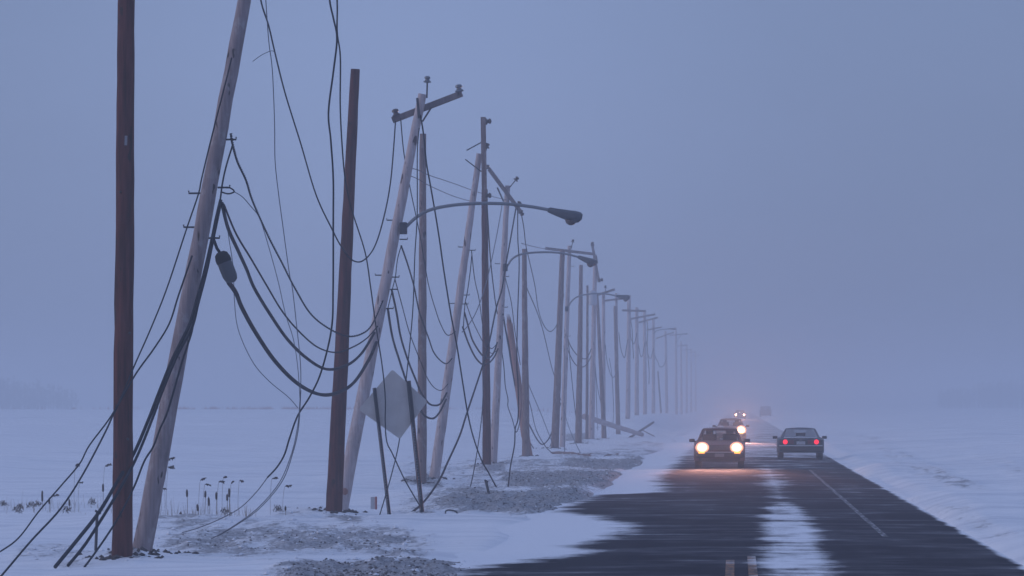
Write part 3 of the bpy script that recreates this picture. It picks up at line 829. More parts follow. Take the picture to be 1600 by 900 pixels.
wire([(300, 400), (280, 460), (265, 505), (240, 545), (212, 585), (180, 642), (165, 675), (130, 740), (95, 795), (50, 845), (5, 897), (-20, 925)], YA, YA, 3.0, 'lower of two wires slanting across the brown pole to bottom left corner', Ys=[(0, YA), (.4, yR1 - .4), (1, gY(925))])
wire([(398, -150), (400, -60), (407, 0), (420, 40), (430, 82), (445, 145), (470, 225), (495, 305), (520, 360), (533, 385), (550, 405), (567, 408), (585, 385), (600, 340), (610, 280), (618, 190)], YA, YB, 2.6, 'long black wire dipping behind the cut-top pole up to tilted crossarm end')
wire([(410, -150), (412, -40), (415, 0), (420, 65), (425, 110), (429, 190), (429, 250), (435, 300), (442, 350), (452, 425), (457, 450), (462, 500), (470, 575), (469, 630), (465, 670), (455, 710), (435, 755), (400, 795), (360, 826), (330, 842)], YA, YA, 1.6, 'pale thin wire hanging straight down then curling left onto snow', 'wire_grey', Ys=[(0, YA), (.6, 66), (1, gY(842))])
wire([(470, 610), (467, 668), (458, 708), (440, 752), (405, 794), (366, 822), (340, 838)], 66, gY(838), 1.5, 'second pale strand curling onto snow close beside the first', 'wire_grey')
wire([(395, 96), (408, 86), (424, 80), (430, 84)], YA + 1, YA + 1, 1.1, 'short pale wisp of wire tangled high on the long black wire', 'wire_grey')
wire([(505, -165), (510, -60), (515, 0), (522, 30), (527, 60), (522, 110), (514, 175), (516, 220), (521, 280), (521, 350), (520, 450), (517, 515), (502, 580), (485, 620), (465, 650), (452, 685), (445, 710), (432, 730), (418, 746)], YA, YA, 3.2, 'dark wire hanging beside cut-top pole and ending in a loose stub above snow', Ys=[(0, YA), (1, 68)])
wire([(418, 746), (400, 770), (375, 793), (345, 811), (310, 825), (285, 832)], 68, gY(832), 1.6, 'thin grey tail curving from loose stub end down across the snow', 'wire_grey')
wire([(509, -165), (520, -60), (527, 0), (527, 50), (532, 90), (532, 175), (537, 260), (543, 300), (552, 335), (570, 395), (580, 450), (587, 510), (597, 570), (602, 620), (601, 660), (604, 690), (614, 710), (634, 752), (657, 792)], YA, YA, 3.0, 'long wire passing in front of the diamond sign to its right post foot', Ys=[(0, YA), (.75, 80), (1, 85)])
# second to third pole
wire([(627, 384), (636, 413), (647, 447), (655, 484), (662, 508), (669, 529), (678, 549), (687, 563), (697, 568), (706, 560)], YB, YC, 2.0, 'twisted cable from lamp pole passing behind dull brown pole, highest of four', twist=True)
wire([(617, 436), (627, 475), (640, 518), (654, 556), (661, 575), (669, 591), (678, 606), (690, 610), (700, 600)], YB, YC, 1.6, 'thin wire from lamp pole to the pole with upright crossarm, third lowest')
wire([(612, 453), (620, 489), (627, 527), (638, 564), (649, 593), (658, 613), (669, 629), (678, 633), (688, 630), (698, 614)], YB, YC, 3.4, 'thick cable beside sign top, reaching the next pole above the lowest one', name='fallen_cable')
wire([(606, 483), (614, 527), (624, 562), (636, 598), (648, 626), (660, 646), (669, 653), (678, 653), (688, 643), (697, 624)], YB, YC, 3.6, 'lowest thick cable running behind the right sign post to the next pole', name='fallen_cable')
wire([(627, 384), (622, 405), (618, 432), (614, 448), (606, 482)], YB, YB, 1.6, 'thin tie lead down the right side of the nearest lamp pole')
wire([(655, 200), (652, 240), (651, 335), (649, 398), (645, 475), (640, 535), (635, 593), (625, 684), (610, 745), (592, 809)], YB, gY(809), 1.9, 'straight guy wire from tilted crossarm passing behind sign to left post foot', Ys=[(0, YB), (.8, 84.5), (1, gY(809))])
wire([(626, 185), (632, 240), (640, 295), (649, 333), (657, 376), (670, 444), (682, 487), (690, 508), (700, 523), (712, 518)], YB, YC, 1.7, 'thin wire from left crossarm end running behind the dull brown pole')
wire([(657, 180), (662, 215), (667, 253), (673, 289), (680, 333), (687, 380), (693, 418), (704, 489), (713, 540), (724, 604), (731, 643), (739, 680), (752, 717), (764, 741), (779, 768), (788, 773), (793, 765), (798, 729), (803, 695), (805, 670), (809, 651), (809, 600), (808, 567), (809, 500), (811, 413), (809, 373), (809, 325)], YB, YD, 2.1, 'very long wire dropping to a loop on the verge and rising to tilted crossarm', Ys=[(0, YB), (.55, gY(773)), (.62, 112), (1, YD)])
wire([(636, 262), (652, 266), (671, 274), (707, 286), (738, 297), (767, 307), (790, 312)], YB, YD, 1.2, 'upper of two faint wires crossing level above the nearest lamp arm', 'wire_grey')
wire([(634, 272), (652, 280), (673, 291), (707, 307), (735, 314), (752, 316)], YB, YC + 8, 1.2, 'lower of two faint wires crossing level above the nearest lamp arm', 'wire_grey')
# third to fourth pole
wire([(737, 391), (737, 400), (742, 436), (748, 467), (753, 500), (758, 528), (763, 541), (770, 544), (778, 535)], YC, YD, 1.5, 'slim wire from side bracket past the brown bare-topped pole')
wire([(737, 400), (734, 425), (729, 458), (727, 475), (724, 512)], YC, YC, 1.6, 'short lead down the right side of the pole with upright crossarm')
wire([(728, 473), (738, 500), (751, 527), (760, 545), (768, 552), (776, 548)], YC, YD, 1.4, 'thin slack wire just above thick cables beside bare-topped pole')
wire([(726, 489), (733, 515), (738, 529), (745, 544), (754, 556), (764, 559), (771, 551), (777, 535)], YC, YD, 2.8, 'upper thick cable looping to the second lamp pole', name='fallen_cable')
wire([(723, 511), (733, 538), (744, 560), (754, 569), (764, 567), (772, 557), (778, 545)], YC, YD, 2.8, 'lower thick cable looping to the second lamp pole', name='fallen_cable')
wire([(760, 305), (762, 340), (767, 407), (773, 464), (777, 490)], YC, YD, 2.0, 'straight wire hanging from lower end of the upright crossarm')
wire([(785, 316), (781, 340), (774, 380), (762, 436), (748, 480), (735, 504), (722, 519)], YD, YC, 1.4, 'pale wire slanting left from second lamp pole to the leaning one', 'wire_grey')
wire([(806, 326), (798, 373), (791, 412), (784, 451), (776, 482), (764, 533), (753, 574), (731, 643), (718, 680), (700, 722), (685, 752), (660, 786), (633, 808)], YD, YD, 2.2, 'long wire slanting from tilted crossarm down left to snow by sign', Ys=[(0, YD), (.5, 120), (1, gY(808))])
wire([(757, 560), (755, 620), (752, 655), (747, 700), (740, 740), (733, 769)], YD - 3, gY(769), 1.5, 'thin guy wire reaching snow left of bare-topped brown pole')
# fourth pole onward
wire([(790, 436), (798, 471), (804, 513), (809, 545), (813, 570)], YD, YE, 1.4, 'thin wire from second lamp pole down to the snapped stub')
wire([(786, 491), (791, 518), (796, 545), (799, 573), (809, 620), (818, 645), (829, 667), (838, 686), (848, 694), (858, 684), (867, 664), (876, 630)], YD, YF, 2.3, 'thick cable sagging low behind snapped stub toward the third lamp pole', name='fallen_cable')
wire([(787, 500), (795, 540), (803, 590), (812, 640), (821, 674), (830, 695), (840, 708), (847, 712), (857, 702), (864, 685), (870, 660)], YD, YF, 1.7, 'lowest loop of cable touching snow left of level-crossarm pole')
wire([(818, 600), (829, 633), (838, 669), (849, 693), (860, 705), (872, 712)], YE, gY(712), 1.3, 'fine wire slanting behind flat-topped brown pole to snow')
wire([(822, 590), (830, 609), (844, 644), (858, 680), (866, 700)], YE, gY(712), 1.2, 'finest slanting wire just right of flat-topped brown pole', 'wire_grey')
wire([(814, 331), (818, 355), (822, 384), (829, 413), (836, 449), (840, 480), (847, 505), (857, 518), (867, 513), (874, 494), (881, 460)], YD, YF, 1.4, 'thin slack wire drooping from tilted crossarm end to third lamp pole')
wire([(822, 440), (824, 451), (838, 484), (847, 511), (853, 538), (862, 571), (870, 602), (876, 625)], YE, YF, 1.4, 'straight thin wire from flat-topped pole to the level-crossarm pole')
wire([(782, 525), (783, 538), (788, 573), (789, 602), (794, 624), (793, 636), (800, 656), (805, 673), (809, 674), (812, 662), (814, 640)], YD - .4, YE - 3, 1.6, 'kinked wire dangling between second lamp pole and snapped stub')
wire([(815, 380), (823, 382), (851, 388), (870, 390)], YD + 10, YF, 1.1, 'faint level wire reaching the level crossarm from the left', 'wire_grey')
wire([(886, 525), (893, 542), (904, 556), (916, 560), (924, 545)], YF, 244, 1.5, 'upper small loop of cable between level-crossarm pole and transformer pole')
wire([(886, 544), (896, 564), (906, 574), (916, 570), (924, 556)], YF, 244, 1.5, 'lower small loop of cable between level-crossarm pole and transformer pole')
wire([(888, 530), (890, 547), (894, 598), (902, 676), (903, 690)], YF, 232, 1.3, 'thin wire hanging beside slim brown pole down to its foot')
wire([(881, 540), (882, 564), (882, 640), (882, 710)], YF - .5, gY(712), 1.2, 'vertical wire hanging right of brown pole onto long splintered piece', 'wire_grey')
wire([(880, 630), (884, 653), (893, 680), (907, 708)], YF, gY(712), 1.1, 'short thin wire slanting to snow beyond long splintered piece', 'wire_grey')
wire([(928, 540), (929, 564), (933, 594), (937, 620), (942, 640)], 245, 266, 1.2, 'wire between transformer pole and tilted brown pole', 'wire_grey')
wire([(929, 560), (931, 598), (933, 640), (934, 672)], 246, 258, 1.0, 'wire hanging straight right of the transformer pole', 'wire_grey')
wire([(946, 540), (949, 564), (955, 585), (960, 588), (964, 575)], 266, 297, 1.2, 'small slack loop before the last clear brown pole', 'wire_grey')
wire([(952, 560), (956, 587), (958, 630), (958, 662)], 270, 280, 1.0, 'last thin wire hanging left of the last clear brown pole', 'wire_grey')

for (x0, y0, Ya), (x1, y1, Yb), sag, lab in (
        ((967, 520, 299), (981, 530, 327), 34, 'slack faint wire between last clear brown pole and first pole of pale row'),
        ((983, 500, 327), (995, 520, 357), 26, 'slack faint wire between first and second poles of the pale row'),
        ((996, 530, 357), (1008, 535, 389), 24, 'slack faint wire between second and third poles of the pale row'),
        ((1009, 530, 389), (1021, 545, 429), 22, 'slack faint wire between third and fourth poles of the pale row'),
        ((1022, 545, 429), (1041, 560, 507), 20, 'slack faint wire between fourth and fifth poles of the pale row'),
        ((984, 470, 327), (990, 560, 335), 0, 'hanging faint wire just right of the first pole of the pale row'),
        ((1011, 500, 389), (1014, 600, 395), 0, 'hanging faint wire just right of the third pole of the pale row')):
    pts = [(x0 + (x1 - x0) * u, y0 + (y1 - y0) * u + sag * 4 * u * (1 - u)) for u in (0, .15, .3, .5, .7, .85, 1)]
    wire(pts, Ya, Yb, 1.2, lab, 'wire')

# splice case on the first pole
a, b = P(345, 396, YA), P(362, 438, YA)
t = thing('splice_case', a, 'fat grey cable splice case with dark cap hanging from thick leaning pole', 'splice case')
ax = (b - a); L = ax.length; u = ax.normalized()
mb = MB(); mb.lathe(a + u * L * .34, u, [(.098, 0), (.10, L * .2), (.098, L * .5), (.08, L * .66), (.04, L * .74)], 14)
mb.build('sleeve', mat('grey_splice_sleeve', (.07, .075, .085), .6), t)
mb = MB(); mb.lathe(a - u * .02, u, [(.05, 0), (.088, .03), (.105, .09), (.106, L * .34), (.10, L * .40)], 14); mb.build('cap', M['rubber'], t)
mb = MB(); mb.tube([P(333, 372, YA), P(339, 388, YA), a + u * .02], .022, 6); mb.build('hanger', M['wire'], t)

# ------------------------------------------------------------------ reeds and cattails in the field
def cattail(px, py_top, py_base, headlen, label, group, lean=0):
    Y = gY(py_base, .02) ; Y = max(Y, 60)
    a = P(px, py_base, Y); b = P(px + lean, py_top, Y); s = F / Y
    t = thing('cattail', a, label, 'cattail', group)
    mb = MB(); mb.tube([a - Vector((0, 0, .06)), (a + b) / 2 + Vector((.004, 0, 0)), b], [.006, .006, .004], 5); mb.build('stalk', M['reed'], t)
    d = (b - a).normalized(); L = headlen / s
    mb = MB(); mb.lathe(b - d * L - d * .01, d, [(.008, 0), (.019, .02), (.021, L * .5), (.018, L - .02), (.006, L)], 8); mb.build('head', M['cat_head'], t)
    return t
gc = 'cattails between the two nearest leaning poles'
for x, yt, yb, hl, ln in ((293, 764, 803, 12, -1), (310, 787, 806, 11, -2), (320, 766, 803, 11, 1), (327, 776, 806, 14, -1), (338, 768, 804, 12, 0), (355, 771, 802, 11, 0), (358.5, 762, 806, 14, -.5), (282, 799, 807, 6, 0)):
    cattail(x, yt, yb, hl, 'brown cattail stem in snow between the two nearest leaning poles', gc, ln)
gc2 = 'cattails left of the nearest brown pole'
for x, yt, yb, hl, ln in ((66, 766, 790, 17, 0), (109, 779, 792, 11, -1), (77, 777, 796, 10, 0)):
    cattail(x, yt, yb, hl, 'dark short cattail in snow left of the nearest brown pole', gc2, ln)
cattail(161, 755, 795, 13, 'tall reddish cattail just left of the nearest brown pole foot', None)
cattail(446, 790, 800, 7, 'stubby cattail alone in snow left of the cut-top pole', None)
def reed(px, py_tip, py_base, bend, label, group, size=1.0):
    Y = max(gY(py_base, .02), 60); s = F / Y
    a = P(px - bend * .25, py_base, Y); tip = P(px, py_tip, Y)
    t = thing('reed', a, label, 'reed', group)
    k = P(px - bend * .1, py_tip + 6, Y)
    mb = MB(); mb.tube(smooth_path([a - Vector((0, 0, .05)), (a + k) / 2 + Vector((-.01, 0, 0)), k, tip], 4), .0035, 5); mb.build('stalk', M['reed'], t)
    rng = random.Random(px * 3 + py_tip); mb = MB()
    end = P(px + bend, py_tip - 3 + rng.uniform(-2, 6), Y)
    for i in range(16):
        u = i / 16; c = tip.lerp(end, u * .7)
        e = c + (end - tip) * rng.uniform(.2, .4) + Vector((rng.uniform(-.02, .02), rng.uniform(-.03, .03), rng.uniform(-.035, .02))) * size
        mb.tube([c, (c + e) / 2 + Vector((0, 0, .01)), e], [.004, .012 * size, .002], 4)
    mb.build('plume', M['cat_head'], t)
gr_ = 'drooping reeds among the cattails'
for x, yt, bd in ((313, 751, 9), (320, 757, 10), (342, 752, 10), (349, 747, 6), (361, 756, 5), (374, 751, 7)):
    reed(x, yt, 803, bd, 'drooping reed plume standing above the cattail clump', gr_)
reed(425, 748, 800, 10, 'drooping reed under the loose wire stub, upper left of two', None)
reed(445, 760, 800, 12, 'drooping reed beside the pale wires, lower right of two', None)
reed(261, 719, 790, 13, 'larger reed plume right beside foot of thick leaning pole, upper', None, 1.5)
reed(263, 731, 792, 11, 'larger reed plume right beside foot of thick leaning pole, lower', None, 1.5)
reed(254, 763, 795, 6, 'tiny reed tuft low beside foot of thick leaning pole', None)
reed(164, 729, 790, 11, 'reed plume just left of the nearest brown pole', None, 1.3)
reed(118, 727, 795, 8, 'reed plume caught behind the upper slanting wire', None, 1.4)
reed(124, 755, 795, 6, 'small reed plume between the two slanting wires', None, .9)
reed(82, 776, 797, 12, 'bent reed crossing the upper slanting wire low in the snow', None, 1.0)
gw = 'low weeds left of the brown pole'
def weed(px, py, w, h, seed, label, group):
    Y = max(gY(py, .0), 60); s = F / Y; rng = random.Random(seed); a = P(px, py, Y)
    t = thing('weed', a, label, 'weed', group)
    mb = MB(); lf = MB()
    for i in range(9):
        e = a + Vector((rng.uniform(-.5, .5) * w / s, rng.uniform(-.2, .2), rng.uniform(.4, 1) * h / s))
        mb.tube(smooth_path([a + Vector((rng.uniform(-.3, .3) * w / s, 0, -.03)), (a + e) / 2 + Vector((0, 0, .03)), e], 3), .003, 4)
        for k in range(2):
            q = e + Vector((rng.uniform(-.05, .05), 0, rng.uniform(-.05, .01)))
            lf.tube([q, q + Vector((rng.uniform(-.03, .03), .01, rng.uniform(-.05, 0))), q + Vector((rng.uniform(-.06, .06), 0, -.07))], [.003, .009, .002], 4)
    mb.build('stems', M['reed'], t); lf.build('leaves', M['cat_head'], t)
for i, (x, y, w, h) in enumerate(((27, 798, 14, 12), (33, 792, 12, 8), (48, 789, 10, 8), (58, 787, 10, 6), (143, 785, 12, 12), (105, 796, 10, 8), (6, 786, 6, 5))):
    weed(x, y, w * .8, h * .75, i + 40, 'low dark weed poking from snow left of the nearest brown pole', gw)
weed(436, 796, 12, 8, 60, 'low dark weed in snow by the stubby cattail', None)
weed(352, 804, 10, 14, 61, 'broken weed at foot of the cattail clump', None)
# faint stubble round the clumps
mb = MB(); rng = random.Random(11)
for i in range(230):
    if rng.random() < .6: px, py = rng.uniform(236, 400), 805 + rng.uniform(-4, 6)
    else: px, py = rng.uniform(0, 175), rng.uniform(785, 802)
    Y = gY(py, 0); a = P(px, py, Y); h = rng.uniform(.02, .16) * (1 if rng.random() < .8 else 2.0)
    mb.tube([a - Vector((0, 0, .03)), a + Vector((rng.uniform(-.04, .04), 0, h))], [.0035, .0015], 3)
tag(mb.build('stubble', M['reed'], smooth=False), kind='stuff')
# dead grass along the far edge of the field
mb = MB(); rng = random.Random(12)
for i in range(4200):
    px = rng.uniform(240, 620) if rng.random() < .75 else rng.uniform(-60, 900); Y = rng.uniform(545, 572)
    x = (px - VX) / F * Y; z = gz(x, Y)
    if rng.random() > float(fbm(np.array([px * .06]), np.array([1.0]), 9)[0]) * 2.4 - .85: continue
    h = rng.uniform(.10, .55)
    mb.add([Vector((x - .03, Y, z - .02)), Vector((x + .03, Y, z - .02)), Vector((x + rng.uniform(-.1, .1), Y + rng.uniform(-.1, .1), z + h))], [(0, 1, 2)])
tag(mb.build('dead_grass', mat('dead_reddish_grass', (.34, .12, .085), .9), smooth=False), kind='stuff')
# woods far out in the haze
def wood(px0, px1, Y, h, seed):
    rng = random.Random(seed); mb = MB()
    for i in range(240):
        x = (rng.uniform(px0, px1) - VX) / F * Y; y = Y + rng.uniform(-30, 60); z = gz(x, y); hh = h * rng.uniform(.72, 1.02) * (.55 + .45 * math.sin(math.pi * (x * F / Y + VX - px0) / (px1 - px0)))
        mb.tube([Vector((x, y, z - .3)), Vector((x + rng.uniform(-.2, .2), y, z + hh * .6)), Vector((x + rng.uniform(-.4, .4), y, z + hh))], [.16, .09, .02], 5)
        for k in range(34):
            t = rng.uniform(.2, 1); c = Vector((x, y, z + hh * t))
            d = Vector((rng.uniform(-1, 1), rng.uniform(-1, 1), rng.uniform(-.1, .7))) * hh * .3 * (1.15 - t)
            mb.tube([c, c + d * .6, c + d], [.05, .035, .01], 3, caps=False)
            for j in range(3):
                q = c + d * rng.uniform(.4, 1); r = rng.uniform(.12, .4)
                mb.add([q + Vector((rng.uniform(-r, r), rng.uniform(-r, r), rng.uniform(-r, r))) for _ in range(3)], [(0, 1, 2)])
    tag(mb.build('distant_wood', M['wood_far'], smooth=False), kind='stuff')
M['wood_far'] = mat('hazed_far_trees', (.27, .27, .29), .9)  # pale tone puts extra haze fade into the tree colour
wood(-190, 62, 980, 8.4, 1)
wood(1470, 1760, 1250, 8.6, 2)

# ------------------------------------------------------------------ vehicles
def spot(parent, loc, energy, target, size=70, col=(1, .62, .36), blend=.8, r=.09):
    l = bpy.data.lights.new('headlamp_light', 'SPOT'); l.energy = energy; l.color = col; l.spot_size = R(size); l.spot_blend = blend; l.shadow_soft_size = r
    o = bpy.data.objects.new('headlamp_light', l); COL.objects.link(o)
    o.parent = parent; o.location = loc
    o.rotation_euler = (Vector(loc) - Vector(target)).to_track_quat('Z', 'Y').to_euler()
    return o
def loft(mb, secs):
    o = len(mb.v); n = len(secs[0])
    for s in secs: mb.v += [Vector(p) for p in s]
    for i in range(len(secs) - 1):
        for k in range(n):
            k2 = (k + 1) % n
            mb.f.append((o + i * n + k, o + i * n + k2, o + (i + 1) * n + k2, o + (i + 1) * n + k)); mb.m.append(0)
    mb.f.append(tuple(o + k for k in range(n))); e = o + (len(secs) - 1) * n
    mb.f.append(tuple(e + k for k in range(n))); mb.m += [0, 0]
def body_mb(W, prof, wheels, wr, zb):
    """prof: outline (y, z) of the lower body from front bottom over the top to rear bottom; arches cut along the bottom"""
    bot = []
    for wy in sorted(wheels, reverse=True):
        for k in range(9):
            a = math.pi * k / 8
            bot.append((wy + wr * 1.16 * math.cos(a), max(zb, wr + wr * 1.16 * math.sin(a) - .0)))
    ring = list(prof) + bot
    yc = (prof[0][0] + prof[-1][0]) / 2
    mb = MB(); w = W / 2
    def sec(x, f, dz):
        return [(x, yc + (y - yc) * f, z - (dz if z > .5 else 0)) for y, z in ring]
    lays = [(-w, .955, .055), (-w + .02, .975, .03), (-w + .09, .992, .006), (-w * .5, 1.0, -.008), (0, 1.004, -.012), (w * .5, 1.0, -.008), (w - .09, .992, .006), (w - .02, .975, .03), (w, .955, .055)]
    loft(mb, [sec(*l) for l in lays])
    return mb
def quad(mb, a, b, c, d, off=0.0):
    a, b, c, d = map(Vector, (a, b, c, d)); nrm = (b - a).cross(d - a).normalized() * off
    mb.add([a + nrm, b + nrm, c + nrm, d + nrm], [(0, 1, 2, 3)])
def car(name, loc, rz, label, cat, W, prof, wheels, wr, gh, pm, front, rear, lit_head=None, lit_tail=False, mirrors=True, group=None, zb=.2):
    """built facing -Y about the origin, then turned"""
    t = bpy.data.objects.new(name, None); COL.objects.link(t); WORLD[t.name] = Vector((0, 0, 0)); tag(t, label, cat, group)
    b = body_mb(W, prof, wheels, wr, zb).build('body', pm, t, angle=35)
    mb = MB(); mb.box((0, (wheels[0] + wheels[1]) / 2, .42), (W * .62, wheels[1] - wheels[0] + 2 * wr, .3)); mb.build('underbody', M['black_trim'], t)
    for wy in wheels:
        for sx in (-1, 1):
            mb = MB(); x0 = sx * (W / 2 - .03)
            mb.lathe((x0, wy, wr), (-sx, 0, 0), [(wr * .62, 0.005), (wr * .93, 0), (wr, .03), (wr, .17), (wr * .93, .2), (wr * .5, .2)], 22)
            wl_ = mb.build('wheel', M['rubber'], t)
            mb = MB(); mb.lathe((x0 + sx * .004, wy, wr), (-sx, 0, 0), [(wr * .15, -.005), (wr * .5, .004), (wr * .6, 0), (wr * .62, .03)], 16); mb.build('rim', M['rim'], wl_)
    A, Bp, C, D = gh['A'], gh['B'], gh['C'], gh['D']        # (half width, y, z): windscreen foot, head, rear head, rear foot
    def pt(q, sx): return Vector((sx * q[0], q[1], q[2]))
    rf = MB(); th = .045
    ys = np.linspace(Bp[1], C[1], 6); secs = []
    for i, y in enumerate(ys):
        u = i / 5; hw = Bp[0] + (C[0] - Bp[0]) * u; z = Bp[2] + (C[2] - Bp[2]) * u + .03 * math.sin(math.pi * u)
        ringp = [(x * hw, y, z + .028 * (1 - x * x)) for x in np.linspace(-1, 1, 9)] + [(x * hw, y, z - th) for x in np.linspace(1, -1, 9)]
        secs.append(ringp)
    loft(rf, secs); rf.build('roof', pm, t, angle=50)
    pw = gh.get('pw', .035)
    for sx in (-1, 1):
        a, bb, c, d = pt(A, sx), pt(Bp, sx), pt(C, sx), pt(D, sx); dn = Vector((0, 0, .02))
        for p0, p1, k in [(a, bb, 1.0), (d, c, gh.get('cp', 1.6))] + [(a.lerp(d, u), bb.lerp(c, u), .8) for u in gh.get('mid', (.45,))]:
            pl = MB(); pl.tube([p0, p1 - dn], pw * k, 6); pl.build('pillar', pm, t)
    g = MB(); quad(g, pt(A, -1), pt(A, 1), pt(Bp, 1), pt(Bp, -1)); g.build('windscreen', M['car_glass'], t)
    g = MB(); quad(g, pt(D, 1), pt(D, -1), pt(C, -1), pt(C, 1)); g.build('rear_window', M[gh.get('rg', 'car_glass')], t)
    for sx in (-1, 1):
        g = MB(); quad(g, pt(A, sx), pt(D, sx), pt(C, sx), pt(Bp, sx)); g.build('side_window', M['car_glass'], t)
    for sx in (-1, 1):                                      # seats and head rests seen through the glass
        s_ = MB(); x = sx * W * .2
        s_.box((x, A[1] + 1.0, A[2] + .02), (.46, .14, .42)); s_.box((x, A[1] + 1.02, A[2] + .30), (.24, .09, .15)); s_.build('seat', M['seat'], t, bevel=.03)
    if mirrors:
        for sx in (-1, 1):
            mb = MB(); c = Vector((sx * (W / 2 + .07), A[1] + .28, A[2] + .03))
            mb.box(c, (.18, .08, .105)); mb.box(c - Vector((sx * .09, 0, .03)), (.1, .05, .04)); mb.build('mirror', M['black_trim'], t, bevel=.02)
    front(t, W, pm); rear(t, W, pm)
    t.location = loc; t.rotation_euler = (0, 0, rz)
    return t
def front_hatch(hy, lit_=True, energy=900, lens_w=.30, lens_h=.19, one=False):
    def f(t, W, pm):
        g = MB(); g.box((0, hy + .015, .655), (W * .42, .03, .15)); gr = g.build('grille', M['black_trim'], t, bevel=.01)
        s_ = MB()
        for k in range(4): s_.box((0, hy - .004, .605 + k * .033), (W * .40, .012, .009))
        s_.build('slats', M['rim'], gr)
        g = MB(); g.box((0, hy + .0, .43), (W * .96, .14, .20)); bp = g.build('bumper', M['black_trim'], t, bevel=.05)
        g = MB(); g.box((0, hy - .072, .515), (W * .90, .012, .022)); g.build('bumper_strip', M['chrome'], bp)
        g = MB(); g.box((0, hy - .078, .42), (.30, .012, .11)); g.build('number_plate', M['tail_plate'], bp)
        g = MB(); g.box((0, hy + .05, .27), (W * .80, .1, .12)); g.build('valance', M['black_trim'], t, bevel=.03)
        for sx in (-1, 1):
            lit = lit_ and not (one and sx < 0)
            x = sx * W * .335
            g = MB(); g.lathe((x, hy + .02, .665), (0, -1, 0), [(lens_h * .55, 0), (lens_h * .55, .03), (lens_h * .42, .045), (lens_h * .2, .052)], 18)  # lens size passed in is enlarged to suggest bloom
            for v in g.v: v.x = x + (v.x - x) * lens_w / lens_h * .9
            h = g.build('headlight', M['head_lamp'] if lit else M['plate'], t)
            g = MB(); g.box((x + sx * .02, hy - .076, .50), (.20, .02, .05)); g.build('turn_signal', M['amber'] if lit else M['porcelain'], t, bevel=.008)
            if lit:
                spot(t, (x, hy - .10, .665), energy, (x, hy - 30, 13), 120, (1, .48, .32), 1.0, .11)     # wide spill
                spot(t, (x, hy - .10, .665), energy * 5.5, (x * .9, hy - 26, .0), 26, (1, .44, .34), 1.0, .11)   # the low beam
        w_ = MB()
        for sx in (-.25, .2): w_.tube([(sx, hy + .98, .905), (sx + .32, hy + 1.13, 1.0)], .008, 5)
        w_.build('wipers', M['black_trim'], t)
    return f
def front_plain(hy):
    def f(t, W, pm):
        g = MB(); g.box((0, hy + .02, .62), (W * .5, .03, .11)); g.build('grille', M['black_trim'], t)
        g = MB(); g.box((0, hy, .43), (W * .96, .12, .2)); g.build('bumper', M['black_trim'], t, bevel=.04)
        for sx in (-1, 1):
            g = MB(); g.box((sx * W * .36, hy + .02, .64), (.3, .04, .12)); g.build('headlight', M['plate'], t, bevel=.02)
    return f
def rear_plain(ry):
    def f(t, W, pm):
        g = MB(); g.box((0, ry - .02, .43), (W * .96, .12, .2)); g.build('bumper', M['black_trim'], t, bevel=.04)
        for sx in (-1, 1):
            g = MB(); g.box((sx * W * .38, ry - .01, .72), (.2, .05, .16)); g.build('tail_light', M['tail_dark'], t, bevel=.02)
    return f
def rear_sedan(ry):
    def f(t, W, pm):
        g = MB(); g.box((0, ry + .012, .655), (W * .90, .03, .195)); pn = g.build('tail_panel', M['black_trim'], t, bevel=.012)
        for sx in (-1, 1):
            g = MB(); g.lathe((sx * W * .335, ry + .025, .665), (0, 1, 0), [(.088, 0), (.088, .018), (.07, .026), (.02, .03)], 16); g.build('tail_light', M['tail_lamp'], t)
            g = MB(); g.box((sx * W * .40, ry + .022, .665), (.10, .02, .14)); g.build('side_lens', M['tail_dark'], t, bevel=.015)
            g = MB(); g.box((sx * W * .205, ry + .03, .665), (.19, .022, .15)); g.build('reverse_lens', M['tail_dark'], t, bevel=.012)
        g = MB(); g.box((0, ry + .03, .625), (.32, .016, .12)); g.build('number_plate', M['plate'], t, bevel=.004)
        g = MB(); g.box((0, ry + .035, .735), (.12, .012, .022)); g.build('badge', M['rim'], t)
        g = MB(); g.box((0, ry + .0, .40), (W * .97, .17, .24)); bp = g.build('bumper', M['black_trim'], t, bevel=.05)
        g = MB(); g.box((0, ry + .09, .525), (W * .93, .03, .04)); g.build('bumper_strip', M['chrome'], bp, bevel=.006)
        g = MB(); g.box((0, ry - .62, .94), (.36, .10, .12)); g.build('brake_lamp', M['black_trim'], t, bevel=.01)
        g = MB(); g.box((.0, ry - .30, .815), (W * .72, .46, .022)); g.build('boot_frost', msn, t, bevel=.01)
    return f
p_hatch = [(-1.90, .24), (-1.94, .40), (-1.92, .60), (-1.87, .735), (-1.78, .77), (-1.30, .83), (-.92, .86), (0, .875), (1.0, .88), (1.72, .88), (1.80, .80), (1.84, .55), (1.82, .28)]
gh_hatch = dict(A=(.70, -.98, .85), B=(.545, -.34, 1.235), C=(.52, 1.18, 1.24), D=(.66, 1.68, .87), pw=.032, mid=(.40,))
pm1 = paint('dusty_dark_red_paint', (.10, .035, .035), (.20, .17, .17), .6)
car('hatchback_car', ((1124.5 - VX) / F * 145, 145, .012), 0, 'dark hatchback with both headlights glaring, coming toward the camera in the left lane', 'car', 1.64, p_hatch, (-1.16, 1.22), .285, gh_hatch, pm1, front_hatch(-1.93, True, 620, .44, .33), rear_plain(1.84), group='oncoming vehicles')
pm2 = paint('faded_pink_grey_paint', (.22, .15, .15), (.25, .23, .23), .4)
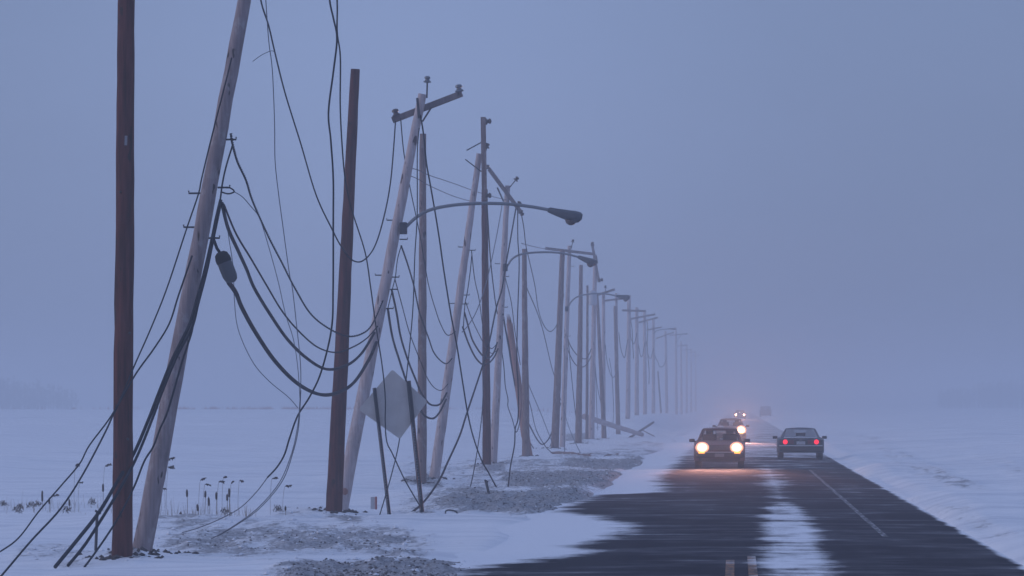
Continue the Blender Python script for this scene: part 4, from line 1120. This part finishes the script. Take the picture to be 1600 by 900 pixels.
car('hatchback_car', ((1142 - VX) / F * 242, 242, .012), 0, 'second oncoming car half hidden behind the dark hatchback, one headlight blazing', 'car', 1.66, p_hatch, (-1.16, 1.22), .285, gh_hatch, pm2, front_hatch(-1.93, True, 2400, .56, .46, one=True), rear_plain(1.84), group='oncoming vehicles')
p_sed = [(-2.30, .24), (-2.34, .40), (-2.32, .58), (-2.25, .68), (-1.5, .76), (-.95, .80), (0, .83), (1.1, .83), (1.35, .815), (2.05, .79), (2.14, .765), (2.18, .60), (2.17, .45), (2.13, .26)]
gh_sed = dict(A=(.72, -.98, .78), B=(.53, -.25, 1.13), C=(.54, .70, 1.135), D=(.69, 1.52, .80), pw=.03, mid=(.42,), cp=1.3, rg='frost_glass')
pm3 = paint('grey_silver_paint', (.05, .055, .075), (.10, .10, .115), .4)
car('sedan_car', ((1250 - VX) / F * 168, 168, .0), math.pi, 'grey sedan seen from behind with two red tail lights lit', 'car', 1.72, p_sed, (-1.45, 1.30), .29, gh_sed, pm3, front_plain(-2.33), rear_sedan(2.17), group='vehicles driving away')

car('hatchback_car', ((1156.2 - VX) / F * 600, 600, .012), 0, 'farthest oncoming car, only two small headlights piercing the haze', 'car', 1.64, p_hatch, (-1.16, 1.22), .285, gh_hatch, pm2, front_hatch(-1.93, True, 2600, .40, .34), rear_plain(1.84), group='oncoming vehicles')
p_van = [(-2.35, .26), (-2.40, .45), (-2.36, .85), (-2.2, .98), (-1.75, 1.08), (-1.3, 1.10), (0, 1.10), (2.2, 1.10), (2.28, 1.0), (2.30, .5), (2.26, .28)]
gh_van = dict(A=(.80, -1.5, 1.08), B=(.70, -.9, 1.70), C=(.72, 2.05, 1.72), D=(.80, 2.22, 1.08), pw=.05, mid=(.3, .65), cp=1.6)
pm4 = paint('dark_blue_van_paint', (.08, .085, .10))
car('van', ((1196 - VX) / F * 720, 720, .0), math.pi, 'dark van driving away, a blurred block in the haze ahead of the grey sedan', 'van', 1.86, p_van, (-1.5, 1.45), .33, gh_van, pm4, front_plain(-2.38), rear_plain(2.31), group='vehicles driving away')
